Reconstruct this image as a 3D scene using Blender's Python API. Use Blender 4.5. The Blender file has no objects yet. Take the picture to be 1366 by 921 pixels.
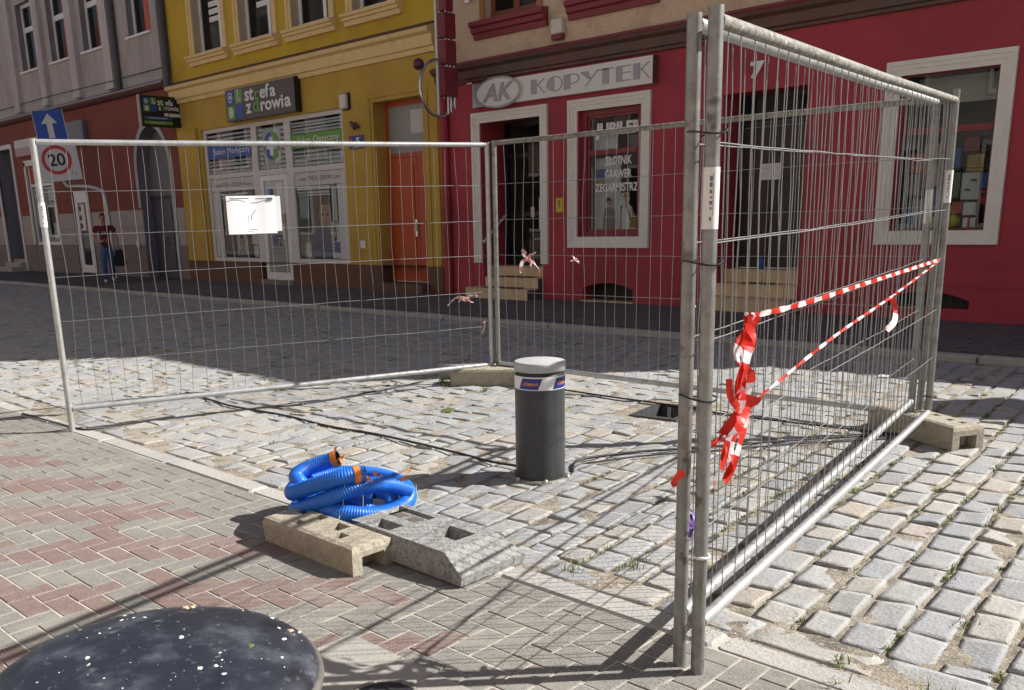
import bpy, bmesh, math, random
from mathutils import Vector, Matrix, noise
rnd = random.Random(11)
R = math.radians
sc = bpy.context.scene
COL = sc.collection

# ---------------------------------------------------------------- camera
EYE = 1.45
cam = bpy.data.cameras.new('camera')
cam.sensor_fit = 'HORIZONTAL'; cam.sensor_width = 36
cam.lens = 1212.69 / 1366 * 36
cam.shift_x = 0.0413; cam.shift_y = 0.0985
cam.clip_start = 0.05; cam.clip_end = 2000
co = bpy.data.objects.new('camera', cam); COL.objects.link(co)
_p, _r, _y = 0.247382, -0.028107, 0.777416
fw = Vector((0, math.cos(_p), -math.sin(_p))); up = Vector((0, math.sin(_p), math.cos(_p))); rt = Vector((1, 0, 0))
r2 = math.cos(_r) * rt + math.sin(_r) * up; u2 = -math.sin(_r) * rt + math.cos(_r) * up
Rz = Matrix.Rotation(_y, 3, 'Z')
r2, u2, fw = Rz @ r2, Rz @ u2, Rz @ fw
co.matrix_world = Matrix(((r2.x, u2.x, -fw.x, 0), (r2.y, u2.y, -fw.y, 0), (r2.z, u2.z, -fw.z, EYE), (0, 0, 0, 1)))
sc.camera = co

# ---------------------------------------------------------------- light
SUN_AZ, SUN_EL = R(47), R(37.2)          # azimuth from +X towards +Y
SUN_DIR = Vector((math.cos(SUN_AZ) * math.cos(SUN_EL), math.sin(SUN_AZ) * math.cos(SUN_EL), math.sin(SUN_EL)))
w = bpy.data.worlds.new('World'); sc.world = w; w.use_nodes = True
wn = w.node_tree.nodes; wn.clear()
wo = wn.new('ShaderNodeOutputWorld'); wb = wn.new('ShaderNodeBackground'); sk = wn.new('ShaderNodeTexSky')
sk.sky_type = 'NISHITA'; sk.sun_disc = False; sk.sun_elevation = SUN_EL; sk.sun_rotation = math.pi / 2 - SUN_AZ
sk.dust_density = 1.5
wb.inputs['Strength'].default_value = 0.05
w.node_tree.links.new(sk.outputs[0], wb.inputs[0]); w.node_tree.links.new(wb.outputs[0], wo.inputs[0])
sl = bpy.data.lights.new('sun', 'SUN'); sl.energy = 5.0; sl.angle = R(0.53); sl.color = (1.0, 0.98, 0.945)
so = bpy.data.objects.new('sun', sl); COL.objects.link(so)
so.rotation_euler = SUN_DIR.to_track_quat('Z', 'Y').to_euler(); so.location = (0, 0, 30)
sc.view_settings.view_transform = 'Standard'; sc.view_settings.look = 'None'
sc.view_settings.exposure = 0.75; sc.view_settings.gamma = 1.0
sc.render.engine = 'CYCLES'
cy = sc.cycles
cy.use_denoising = True; cy.max_bounces = 8; cy.transparent_max_bounces = 24
cy.caustics_reflective = False; cy.caustics_refractive = False; cy.sample_clamp_indirect = 6

# ---------------------------------------------------------------- materials
def _n(nt, t, **k):
    n = nt.nodes.new(t)
    for a, b in k.items(): setattr(n, a, b)
    return n
def mat(name, col, rough=0.6, metal=0.0, vary=0.12, scale=6.0, bump=0.0, bscale=60.0, spec=0.5, col2=None, c2scale=3.0, c2lo=0.45, c2hi=0.65, cols=None, rand='object', coat=0.0, stretch=None, specks=(), sheer=0.0):
    """Principled material: base colour x noise, optional second colour in patches, optional per-piece random colour ramp, bump."""
    m = bpy.data.materials.new(name); m.use_nodes = True
    nt = m.node_tree; L = nt.links; p = nt.nodes['Principled BSDF']
    p.inputs['Roughness'].default_value = rough; p.inputs['Metallic'].default_value = metal
    p.inputs['Specular IOR Level'].default_value = spec
    if coat: p.inputs['Coat Weight'].default_value = coat; p.inputs['Coat Roughness'].default_value = 0.15
    geo = _n(nt, 'ShaderNodeNewGeometry')
    pos = geo.outputs['Position']
    if stretch:
        mp = _n(nt, 'ShaderNodeMapping'); mp.inputs['Scale'].default_value = stretch
        L.new(pos, mp.inputs['Vector']); pos = mp.outputs['Vector']
    cur = None
    if cols:
        src = _n(nt, 'ShaderNodeObjectInfo').outputs['Random'] if rand == 'object' else geo.outputs['Random Per Island']
        rp = _n(nt, 'ShaderNodeValToRGB'); rp.color_ramp.interpolation = 'CONSTANT'
        el = rp.color_ramp.elements
        while len(el) < len(cols): el.new(0.5)
        for i, c in enumerate(cols):
            el[i].position = i / len(cols); el[i].color = (*c, 1)
        L.new(src, rp.inputs[0]); cur = rp.outputs[0]
    if cur is None:
        rgb = _n(nt, 'ShaderNodeRGB'); rgb.outputs[0].default_value = (*col, 1); cur = rgb.outputs[0]
    if col2:
        n2 = _n(nt, 'ShaderNodeTexNoise'); n2.inputs['Scale'].default_value = c2scale; n2.inputs['Detail'].default_value = 6; n2.inputs['Roughness'].default_value = 0.65
        L.new(pos, n2.inputs['Vector'])
        mr = _n(nt, 'ShaderNodeMapRange'); mr.inputs['From Min'].default_value = c2lo; mr.inputs['From Max'].default_value = c2hi
        L.new(n2.outputs[0], mr.inputs[0])
        mx = _n(nt, 'ShaderNodeMix', data_type='RGBA'); L.new(mr.outputs[0], mx.inputs[0]); L.new(cur, mx.inputs[6]); mx.inputs[7].default_value = (*col2, 1)
        cur = mx.outputs[2]
    if vary:
        n1 = _n(nt, 'ShaderNodeTexNoise'); n1.inputs['Scale'].default_value = scale; n1.inputs['Detail'].default_value = 8; n1.inputs['Roughness'].default_value = 0.7
        L.new(pos, n1.inputs['Vector'])
        mr = _n(nt, 'ShaderNodeMapRange'); mr.inputs['From Min'].default_value = 0.25; mr.inputs['From Max'].default_value = 0.75
        mr.inputs['To Min'].default_value = 1 - vary; mr.inputs['To Max'].default_value = 1 + vary
        L.new(n1.outputs[0], mr.inputs[0])
        hs = _n(nt, 'ShaderNodeHueSaturation'); L.new(cur, hs.inputs['Color']); L.new(mr.outputs[0], hs.inputs['Value']); cur = hs.outputs[0]
    for (ss, lo, hi, sc_) in specks:
        n3 = _n(nt, 'ShaderNodeTexNoise'); n3.inputs['Scale'].default_value = ss; n3.inputs['Detail'].default_value = 2.5; n3.inputs['Roughness'].default_value = 0.6
        L.new(geo.outputs['Position'], n3.inputs['Vector'])
        m3 = _n(nt, 'ShaderNodeMapRange'); m3.inputs['From Min'].default_value = lo; m3.inputs['From Max'].default_value = hi; L.new(n3.outputs[0], m3.inputs[0])
        x3 = _n(nt, 'ShaderNodeMix', data_type='RGBA'); L.new(m3.outputs[0], x3.inputs[0]); L.new(cur, x3.inputs[6]); x3.inputs[7].default_value = (*sc_, 1); cur = x3.outputs[2]
    L.new(cur, p.inputs['Base Color'])
    if sheer:
        tr = _n(nt, 'ShaderNodeBsdfTranslucent'); L.new(cur, tr.inputs[0]); ms = _n(nt, 'ShaderNodeMixShader'); ms.inputs[0].default_value = sheer
        L.new(p.outputs[0], ms.inputs[1]); L.new(tr.outputs[0], ms.inputs[2]); L.new(ms.outputs[0], nt.nodes['Material Output'].inputs[0])
    if bump:
        nb = _n(nt, 'ShaderNodeTexNoise'); nb.inputs['Scale'].default_value = bscale; nb.inputs['Detail'].default_value = 6; nb.inputs['Roughness'].default_value = 0.65
        L.new(pos, nb.inputs['Vector'])
        b = _n(nt, 'ShaderNodeBump'); b.inputs['Strength'].default_value = 1.0; b.inputs['Distance'].default_value = bump
        L.new(nb.outputs[0], b.inputs['Height']); L.new(b.outputs[0], p.inputs['Normal'])
    return m
def glass_mat(name, tint=(0.85, 0.88, 0.88), ior=1.42):
    m = bpy.data.materials.new(name); m.use_nodes = True
    nt = m.node_tree; nt.nodes.clear(); L = nt.links
    o = _n(nt, 'ShaderNodeOutputMaterial'); mx = _n(nt, 'ShaderNodeMixShader'); t = _n(nt, 'ShaderNodeBsdfTransparent'); g = _n(nt, 'ShaderNodeBsdfGlossy'); f = _n(nt, 'ShaderNodeFresnel')
    t.inputs[0].default_value = (*tint, 1); g.inputs['Roughness'].default_value = 0.01; f.inputs[0].default_value = ior
    gn = _n(nt, 'ShaderNodeNewGeometry'); mt = _n(nt, 'ShaderNodeMath', operation='SUBTRACT'); mt.inputs[0].default_value = 1.0; mm = _n(nt, 'ShaderNodeMath', operation='MULTIPLY')   # only the outer face of a pane mirrors
    L.new(gn.outputs['Backfacing'], mt.inputs[1]); L.new(f.outputs[0], mm.inputs[0]); L.new(mt.outputs[0], mm.inputs[1]); L.new(mm.outputs[0], mx.inputs[0]); L.new(t.outputs[0], mx.inputs[1]); L.new(g.outputs[0], mx.inputs[2]); L.new(mx.outputs[0], o.inputs[0])
    return m

M = {}
SETT_COLS = [(0.335, 0.33, 0.318), (0.365, 0.352, 0.33), (0.315, 0.315, 0.312), (0.385, 0.362, 0.322), (0.35, 0.345, 0.335), (0.30, 0.302, 0.303), (0.37, 0.35, 0.32), (0.385, 0.338, 0.288), (0.33, 0.332, 0.334), (0.355, 0.35, 0.343), (0.34, 0.335, 0.32), (0.32, 0.322, 0.32)]
SPK = ((150, 0.58, 0.70, (0.20, 0.195, 0.185)), (26, 0.60, 0.78, (0.22, 0.205, 0.18)), (4.5, 0.60, 0.85, (0.25, 0.235, 0.21)))
M['sett'] = mat('sett_stone', (0.3, 0.3, 0.3), 0.82, vary=0.22, scale=70, bump=0.006, bscale=55, cols=SETT_COLS, col2=(0.42, 0.37, 0.29), c2scale=7, c2lo=0.55, c2hi=0.8, specks=SPK)
M['sett_far'] = mat('sett_stone_far', (0.3, 0.3, 0.3), 0.82, vary=0.22, scale=70, bump=0.006, bscale=55, cols=SETT_COLS, rand='island', col2=(0.42, 0.37, 0.29), c2scale=7, c2lo=0.55, c2hi=0.8, specks=SPK)
M['sand'] = mat('joint_sand', (0.38, 0.325, 0.25), 0.95, vary=0.3, scale=60, bump=0.012, bscale=110, col2=(0.15, 0.13, 0.10), c2scale=6, c2lo=0.45, c2hi=0.68, specks=((90, 0.56, 0.66, (0.16, 0.135, 0.105)), (55, 0.60, 0.66, (0.52, 0.47, 0.39))))
PSP = ((95, 0.55, 0.68, (0.13, 0.12, 0.105)), (140, 0.60, 0.70, (0.42, 0.39, 0.34)), (3.2, 0.52, 0.80, (0.31, 0.285, 0.24)))
M['paver_grey'] = mat('grey_paver', (0.235, 0.218, 0.192), 0.9, vary=0.22, scale=24, bump=0.004, bscale=150, specks=PSP,  col2=(0.20, 0.19, 0.172), c2scale=2.6, c2lo=0.5, c2hi=0.8)
M['paver_red'] = mat('red_paver', (0.215, 0.142, 0.122), 0.9, vary=0.2, scale=24, bump=0.004, bscale=150, specks=PSP,  col2=(0.25, 0.205, 0.18), c2scale=2.2, c2lo=0.5, c2hi=0.8)
M['paver_sand'] = mat('paver_joint', (0.50, 0.455, 0.38), 0.95, vary=0.2, scale=50, bump=0.002, bscale=300, col2=(0.20, 0.18, 0.15), c2scale=7, c2lo=0.5, c2hi=0.7)
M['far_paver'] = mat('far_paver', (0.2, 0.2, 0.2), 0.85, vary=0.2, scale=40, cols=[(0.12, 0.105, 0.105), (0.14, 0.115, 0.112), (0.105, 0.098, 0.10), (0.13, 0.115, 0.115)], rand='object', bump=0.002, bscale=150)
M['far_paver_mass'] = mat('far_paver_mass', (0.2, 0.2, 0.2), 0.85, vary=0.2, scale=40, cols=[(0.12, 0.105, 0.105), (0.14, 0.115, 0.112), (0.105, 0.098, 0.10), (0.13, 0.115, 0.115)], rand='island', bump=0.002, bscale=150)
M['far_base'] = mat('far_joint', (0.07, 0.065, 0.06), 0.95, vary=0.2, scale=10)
M['kerb'] = mat('kerb_granite', (0.42, 0.395, 0.355), 0.88, vary=0.22, scale=90, bump=0.006, bscale=55, col2=(0.34, 0.33, 0.31), c2scale=2.5)
M['slab'] = mat('concrete_slab', (0.36, 0.335, 0.295), 0.9, vary=0.18, scale=90, bump=0.003, bscale=150, col2=(0.33, 0.30, 0.26), c2scale=2.2)
M['conc_beige'] = mat('beige_concrete', (0.385, 0.34, 0.26), 0.92, vary=0.2, scale=25, bump=0.009, bscale=45, specks=((60, 0.62, 0.70, (0.20, 0.16, 0.12)), (10, 0.60, 0.8, (0.30, 0.25, 0.19))), col2=(0.26, 0.205, 0.15), c2scale=6, c2lo=0.55, c2hi=0.75)
M['conc_grey'] = mat('grey_concrete', (0.31, 0.305, 0.29), 0.92, vary=0.3, scale=45, bump=0.009, bscale=60, specks=((70, 0.56, 0.66, (0.14, 0.13, 0.115)), (16, 0.55, 0.72, (0.20, 0.19, 0.17))), col2=(0.20, 0.19, 0.175), c2scale=14, c2lo=0.52, c2hi=0.7)
M['galv'] = mat('galvanised_steel', (0.47, 0.47, 0.46), 0.42, 0.55, vary=0.22, scale=22, bump=0.0006, bscale=120, col2=(0.34, 0.335, 0.32), c2scale=14, c2lo=0.5, c2hi=0.75)
M['galv_dirty'] = mat('dirty_steel', (0.30, 0.285, 0.25), 0.75, 0.2, vary=0.35, scale=26, bump=0.004, bscale=60, col2=(0.15, 0.135, 0.11), c2scale=26, c2lo=0.44, c2hi=0.58, specks=((45, 0.62, 0.70, (0.55, 0.53, 0.48)),))
M['galv_post_shaded'] = mat('shaded_weathered_post', (0.27, 0.268, 0.255), 0.40, 0.6, vary=0.25, scale=18, bump=0.0008, bscale=90, col2=(0.17, 0.165, 0.15), c2scale=16, c2lo=0.48, c2hi=0.7, specks=((12, 0.64, 0.72, (0.13, 0.12, 0.105)),))  # darker copy of galv: the posts' shaded side put into the colour, plus weathering
M['wire'] = mat('fence_wire', (0.26, 0.26, 0.255), 0.45, 0.7, vary=0.2, scale=30)
M['frost_sheet'] = mat('clear_sleeve', (0.70, 0.71, 0.72), 0.3, vary=0.03)
M['label'] = mat('label_paper', (0.74, 0.73, 0.70), 0.6, vary=0.05, scale=30)
M['white'] = mat('white_sheet', (0.82, 0.82, 0.81), 0.5, vary=0.03, scale=20)
M['ink'] = mat('dark_ink', (0.03, 0.03, 0.035), 0.6, vary=0)
M['grey_ink'] = mat('grey_ink', (0.16, 0.16, 0.17), 0.6, vary=0)
M['tape_red'] = mat('red_film', (0.68, 0.035, 0.02), 0.4, vary=0.1, scale=40, sheer=0.4)
M['tape_white'] = mat('white_film', (0.80, 0.79, 0.78), 0.4, vary=0.06, scale=40, sheer=0.4)
M['purple'] = mat('purple_ribbon', (0.20, 0.10, 0.42), 0.5, vary=0.1)
M['bollard'] = mat('anthracite_paint', (0.040, 0.042, 0.043), 0.42, 0.0, vary=0.12, scale=9, bump=0.0003, bscale=500, col2=(0.055, 0.056, 0.055), c2scale=5)
M['alu'] = mat('cast_aluminium', (0.46, 0.46, 0.445), 0.7, 0.1, vary=0.2, scale=60, bump=0.0003, bscale=120, col2=(0.36, 0.35, 0.33), c2scale=30, c2lo=0.55, c2hi=0.7)
M['reflect'] = mat('reflective_band', (0.75, 0.76, 0.77), 0.35, vary=0.03)
M['logo_blue'] = mat('logo_blue', (0.025, 0.03, 0.20), 0.4, vary=0)
M['orange'] = mat('orange_print', (0.80, 0.30, 0.04), 0.5, vary=0)
M['hose'] = mat('blue_plastic', (0.014, 0.15, 0.60), 0.42, vary=0.1, scale=12, spec=0.5)
M['hose_in'] = mat('hose_bore', (0.012, 0.014, 0.022), 0.6, vary=0)
M['orange_tape'] = mat('orange_tape', (0.80, 0.20, 0.015), 0.55, vary=0.2, scale=50)
M['black'] = mat('black_rubber', (0.022, 0.022, 0.024), 0.55, vary=0.15, scale=20)
M['pit'] = mat('pit_plastic', (0.06, 0.06, 0.065), 0.5, vary=0.2, scale=15)
M['dome'] = mat('dome_paint', (0.022, 0.025, 0.036), 0.42, 0.0, vary=0.45, scale=16, bump=0.002, bscale=10, specks=((7, 0.56, 0.64, (0.008, 0.008, 0.013)), (38, 0.62, 0.75, (0.12, 0.12, 0.125)), (90, 0.66, 0.76, (0.16, 0.155, 0.15))), col2=(0.07, 0.075, 0.088), c2scale=16, c2lo=0.5, c2hi=0.75, spec=0.6)
M['dome_rim'] = mat('dome_rim', (0.14, 0.125, 0.11), 0.55, 0.2, vary=0.3, scale=30)
M['fleck'] = mat('white_flecks', (0.74, 0.72, 0.66), 0.8, vary=0.1, scale=50)
M['dropping'] = mat('tan_crumb', (0.62, 0.42, 0.26), 0.8, vary=0.15, scale=80)
M['grass'] = mat('grass_blade', (0.12, 0.17, 0.035), 0.7, vary=0.35, scale=18, col2=(0.24, 0.22, 0.08), c2scale=6)
# houses
M['red_wall'] = mat('crimson_render', (0.415, 0.046, 0.062), 0.75, vary=0.10, scale=1.6, bump=0.0012, bscale=170, col2=(0.31, 0.040, 0.052), c2scale=0.9, specks=((9, 0.66, 0.80, (0.33, 0.075, 0.085)), (1.7, 0.60, 0.85, (0.26, 0.036, 0.048))))
M['beige_wall'] = mat('beige_pebble_render', (0.70, 0.53, 0.37), 0.95, vary=0.22, scale=30, bump=0.01, bscale=45, col2=(0.46, 0.34, 0.23), c2scale=1.6, c2lo=0.5, c2hi=0.75)
M['brown_trim'] = mat('brown_cornice', (0.11, 0.068, 0.05), 0.6, vary=0.2, scale=5, col2=(0.16, 0.065, 0.055), c2scale=2.0)
M['cream_trim'] = mat('cream_trim', (0.80, 0.765, 0.685), 0.7, vary=0.07, scale=7, bump=0.0008, bscale=150)
M['dark_red'] = mat('dark_red_paint', (0.24, 0.030, 0.042), 0.5, vary=0.12, scale=9)
M['orange_wood'] = mat('orange_wood', (0.40, 0.16, 0.05), 0.55, vary=0.2, scale=18, stretch=(8, 8, 1))
M['brown_wood'] = mat('brown_wood', (0.22, 0.062, 0.028), 0.5, vary=0.2, scale=18, stretch=(8, 8, 1))
M['door_dark'] = mat('dark_door_wood', (0.040, 0.022, 0.016), 0.5, vary=0.25, scale=14, stretch=(8, 8, 1))
M['door_black'] = mat('black_door_frame', (0.016, 0.013, 0.013), 0.35, vary=0.1)
M['mustard'] = mat('mustard_render', (0.60, 0.40, 0.035), 0.85, vary=0.07, scale=2, bump=0.001, bscale=160, col2=(0.50, 0.315, 0.035), c2scale=0.9)
M['ochre'] = mat('ochre_render', (0.56, 0.365, 0.062), 0.85, vary=0.10, scale=2.2, bump=0.001, bscale=160, col2=(0.45, 0.275, 0.052), c2scale=1.1, specks=((2.3, 0.58, 0.85, (0.41, 0.27, 0.075)), (12, 0.68, 0.82, (0.42, 0.29, 0.10))))
M['pale_yellow'] = mat('pale_yellow_trim', (0.80, 0.59, 0.27), 0.75, vary=0.09, scale=5, col2=(0.62, 0.45, 0.21), c2scale=2.2, c2lo=0.55, c2hi=0.8)
M['reveal_tan'] = mat('tan_reveal', (0.52, 0.41, 0.28), 0.85, vary=0.08, scale=4)
M['brown_plinth'] = mat('brown_plinth', (0.15, 0.075, 0.045), 0.8, vary=0.12, scale=4, bump=0.001, bscale=90)
M['orange_door'] = mat('orange_red_door', (0.48, 0.078, 0.02), 0.5, vary=0.14, scale=14, stretch=(7, 7, 1))
M['grey_wall'] = mat('grey_render', (0.46, 0.42, 0.40), 0.92, vary=0.14, scale=5, bump=0.003, bscale=70, col2=(0.34, 0.31, 0.295), c2scale=0.8, c2lo=0.45, c2hi=0.7, stretch=(2.2, 2.2, 0.6))
M['grey_pilaster'] = mat('grey_pilaster_render', (0.56, 0.515, 0.49), 0.92, vary=0.12, scale=5, bump=0.003, bscale=70, col2=(0.44, 0.40, 0.385), c2scale=0.9, stretch=(2.2, 2.2, 0.6))
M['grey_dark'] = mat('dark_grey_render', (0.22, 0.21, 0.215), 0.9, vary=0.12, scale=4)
M['rust_wall'] = mat('brick_red_render', (0.235, 0.062, 0.042), 0.85, vary=0.10, scale=3, bump=0.001, bscale=120, col2=(0.185, 0.052, 0.036), c2scale=1.0)
M['frieze'] = mat('dark_frieze', (0.115, 0.05, 0.043), 0.8, vary=0.15, scale=4)
M['stone'] = mat('grey_stone_panel', (0.40, 0.355, 0.33), 0.85, vary=0.13, scale=8, bump=0.002, bscale=60)
M['plinth_stone'] = mat('brown_stone_panel', (0.22, 0.185, 0.165), 0.85, vary=0.14, scale=8, bump=0.002, bscale=60)
M['slate_blue'] = mat('slate_blue_paint', (0.20, 0.19, 0.225), 0.55, vary=0.15, scale=5)
M['navy'] = mat('navy_door', (0.06, 0.06, 0.085), 0.45, vary=0.2, scale=5)
M['pvc'] = mat('white_pvc', (0.80, 0.79, 0.77), 0.45, vary=0.05, scale=8)
M['pvc_grey'] = mat('greyish_frame', (0.68, 0.65, 0.61), 0.55, vary=0.06, scale=8)
M['zinc'] = mat('zinc', (0.33, 0.33, 0.34), 0.5, 0.6, vary=0.15, scale=12)
M['dark_pipe'] = mat('dark_pipe', (0.10, 0.095, 0.10), 0.6, vary=0.15, scale=12)
M['coral'] = mat('coral_curtain', (0.55, 0.13, 0.09), 0.8, vary=0.1)
M['wglass'] = mat('window_glass_dark', (0.018, 0.017, 0.016), 0.06, vary=0.0, spec=0.14)
M['glass'] = glass_mat('shop_glass')
M['interior'] = mat('shop_interior', (0.16, 0.145, 0.13), 0.9, vary=0.3, scale=2)
M['interior_pale'] = mat('pale_interior', (0.62, 0.59, 0.53), 0.9, vary=0.15, scale=3)
M['blind'] = mat('window_blind', (0.78, 0.77, 0.75), 0.7, vary=0.06)
M['frost'] = mat('frosted_film', (0.56, 0.555, 0.54), 0.45, vary=0.06, scale=4)
M['frost_dark'] = mat('grey_film', (0.30, 0.295, 0.29), 0.4, vary=0.06, scale=4)
M['blue_print'] = mat('blue_print', (0.018, 0.085, 0.34), 0.45, vary=0.04)
M['green_print'] = mat('green_print', (0.13, 0.33, 0.04), 0.45, vary=0.04)
M['sign_dark'] = mat('dark_sign_face', (0.060, 0.048, 0.044), 0.35, vary=0.12, scale=3)
M['sign_black'] = mat('black_sign_face', (0.014, 0.013, 0.014), 0.35, vary=0.1)
M['sign_white'] = mat('white_lettering', (0.78, 0.77, 0.76), 0.5, vary=0.02)
M['kop_panel'] = mat('pale_grey_panel', (0.78, 0.755, 0.70), 0.45, 0.0, vary=0.06, scale=3)
M['kop_steel'] = mat('brushed_steel', (0.36, 0.36, 0.38), 0.35, 0.6, vary=0.12, scale=20, stretch=(1, 1, 12))
M['kop_letter'] = mat('grey_letter', (0.34, 0.34, 0.36), 0.4, 0.3, vary=0.08, scale=9)
M['kop_line'] = mat('letter_outline', (0.22, 0.22, 0.22), 0.5, vary=0)
M['tile'] = mat('beige_step_tile', (0.68, 0.50, 0.29), 0.6, vary=0.10, scale=12, bump=0.0006, bscale=90)
M['tile_joint'] = mat('dark_grout', (0.10, 0.08, 0.065), 0.9, vary=0.1)
M['yellow_sign'] = mat('yellow_sticker', (0.62, 0.47, 0.03), 0.5, vary=0.05)
M['chrome'] = mat('chrome_tube', (0.55, 0.55, 0.57), 0.2, 0.9, vary=0.08)
M['ball'] = mat('maroon_ball', (0.10, 0.025, 0.035), 0.3, vary=0.05)
M['traffic_blue'] = mat('traffic_blue', (0.01, 0.08, 0.42), 0.4, vary=0.04)
M['traffic_red'] = mat('traffic_red', (0.60, 0.03, 0.03), 0.4, vary=0.04)
M['traffic_white'] = mat('traffic_white', (0.72, 0.72, 0.72), 0.45, vary=0.04)
M['pink_sign'] = mat('pale_pink_sign', (0.48, 0.32, 0.32), 0.6, vary=0.08)
M['roof'] = mat('roof_tile', (0.16, 0.07, 0.05), 0.8, vary=0.2, scale=6)
M['skin'] = mat('skin', (0.42, 0.22, 0.15), 0.55, vary=0.06)
M['hair'] = mat('dark_hair', (0.02, 0.014, 0.011), 0.6, vary=0.1)
M['maroon'] = mat('maroon_cotton', (0.12, 0.014, 0.022), 0.85, vary=0.12, scale=14)
M['denim'] = mat('blue_denim', (0.055, 0.11, 0.26), 0.85, vary=0.3, scale=9)
M['bag'] = mat('black_cloth', (0.012, 0.012, 0.014), 0.85, vary=0.2)
M['face_print'] = mat('portrait_skin_print', (0.46, 0.28, 0.20), 0.5, vary=0.06)
M['scarf_print'] = mat('navy_scarf_print', (0.05, 0.075, 0.17), 0.5, vary=0.3, scale=9)
M['hair_print'] = mat('brown_hair_print', (0.10, 0.035, 0.02), 0.5, vary=0.2, scale=12)
M['cream_house'] = mat('cream_render', (0.34, 0.32, 0.29), 0.85, vary=0.08, scale=2)
M['pink_house'] = mat('pink_render', (0.36, 0.26, 0.235), 0.85, vary=0.08, scale=2)
M['gold_print'] = mat('gold_wrap', (0.42, 0.24, 0.05), 0.4, vary=0.35, scale=30)
M['lamp_white'] = mat('milk_plastic', (0.70, 0.66, 0.56), 0.5, vary=0.05)
M['olive'] = mat('olive_foil', (0.12, 0.15, 0.05), 0.5, vary=0.2)

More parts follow.
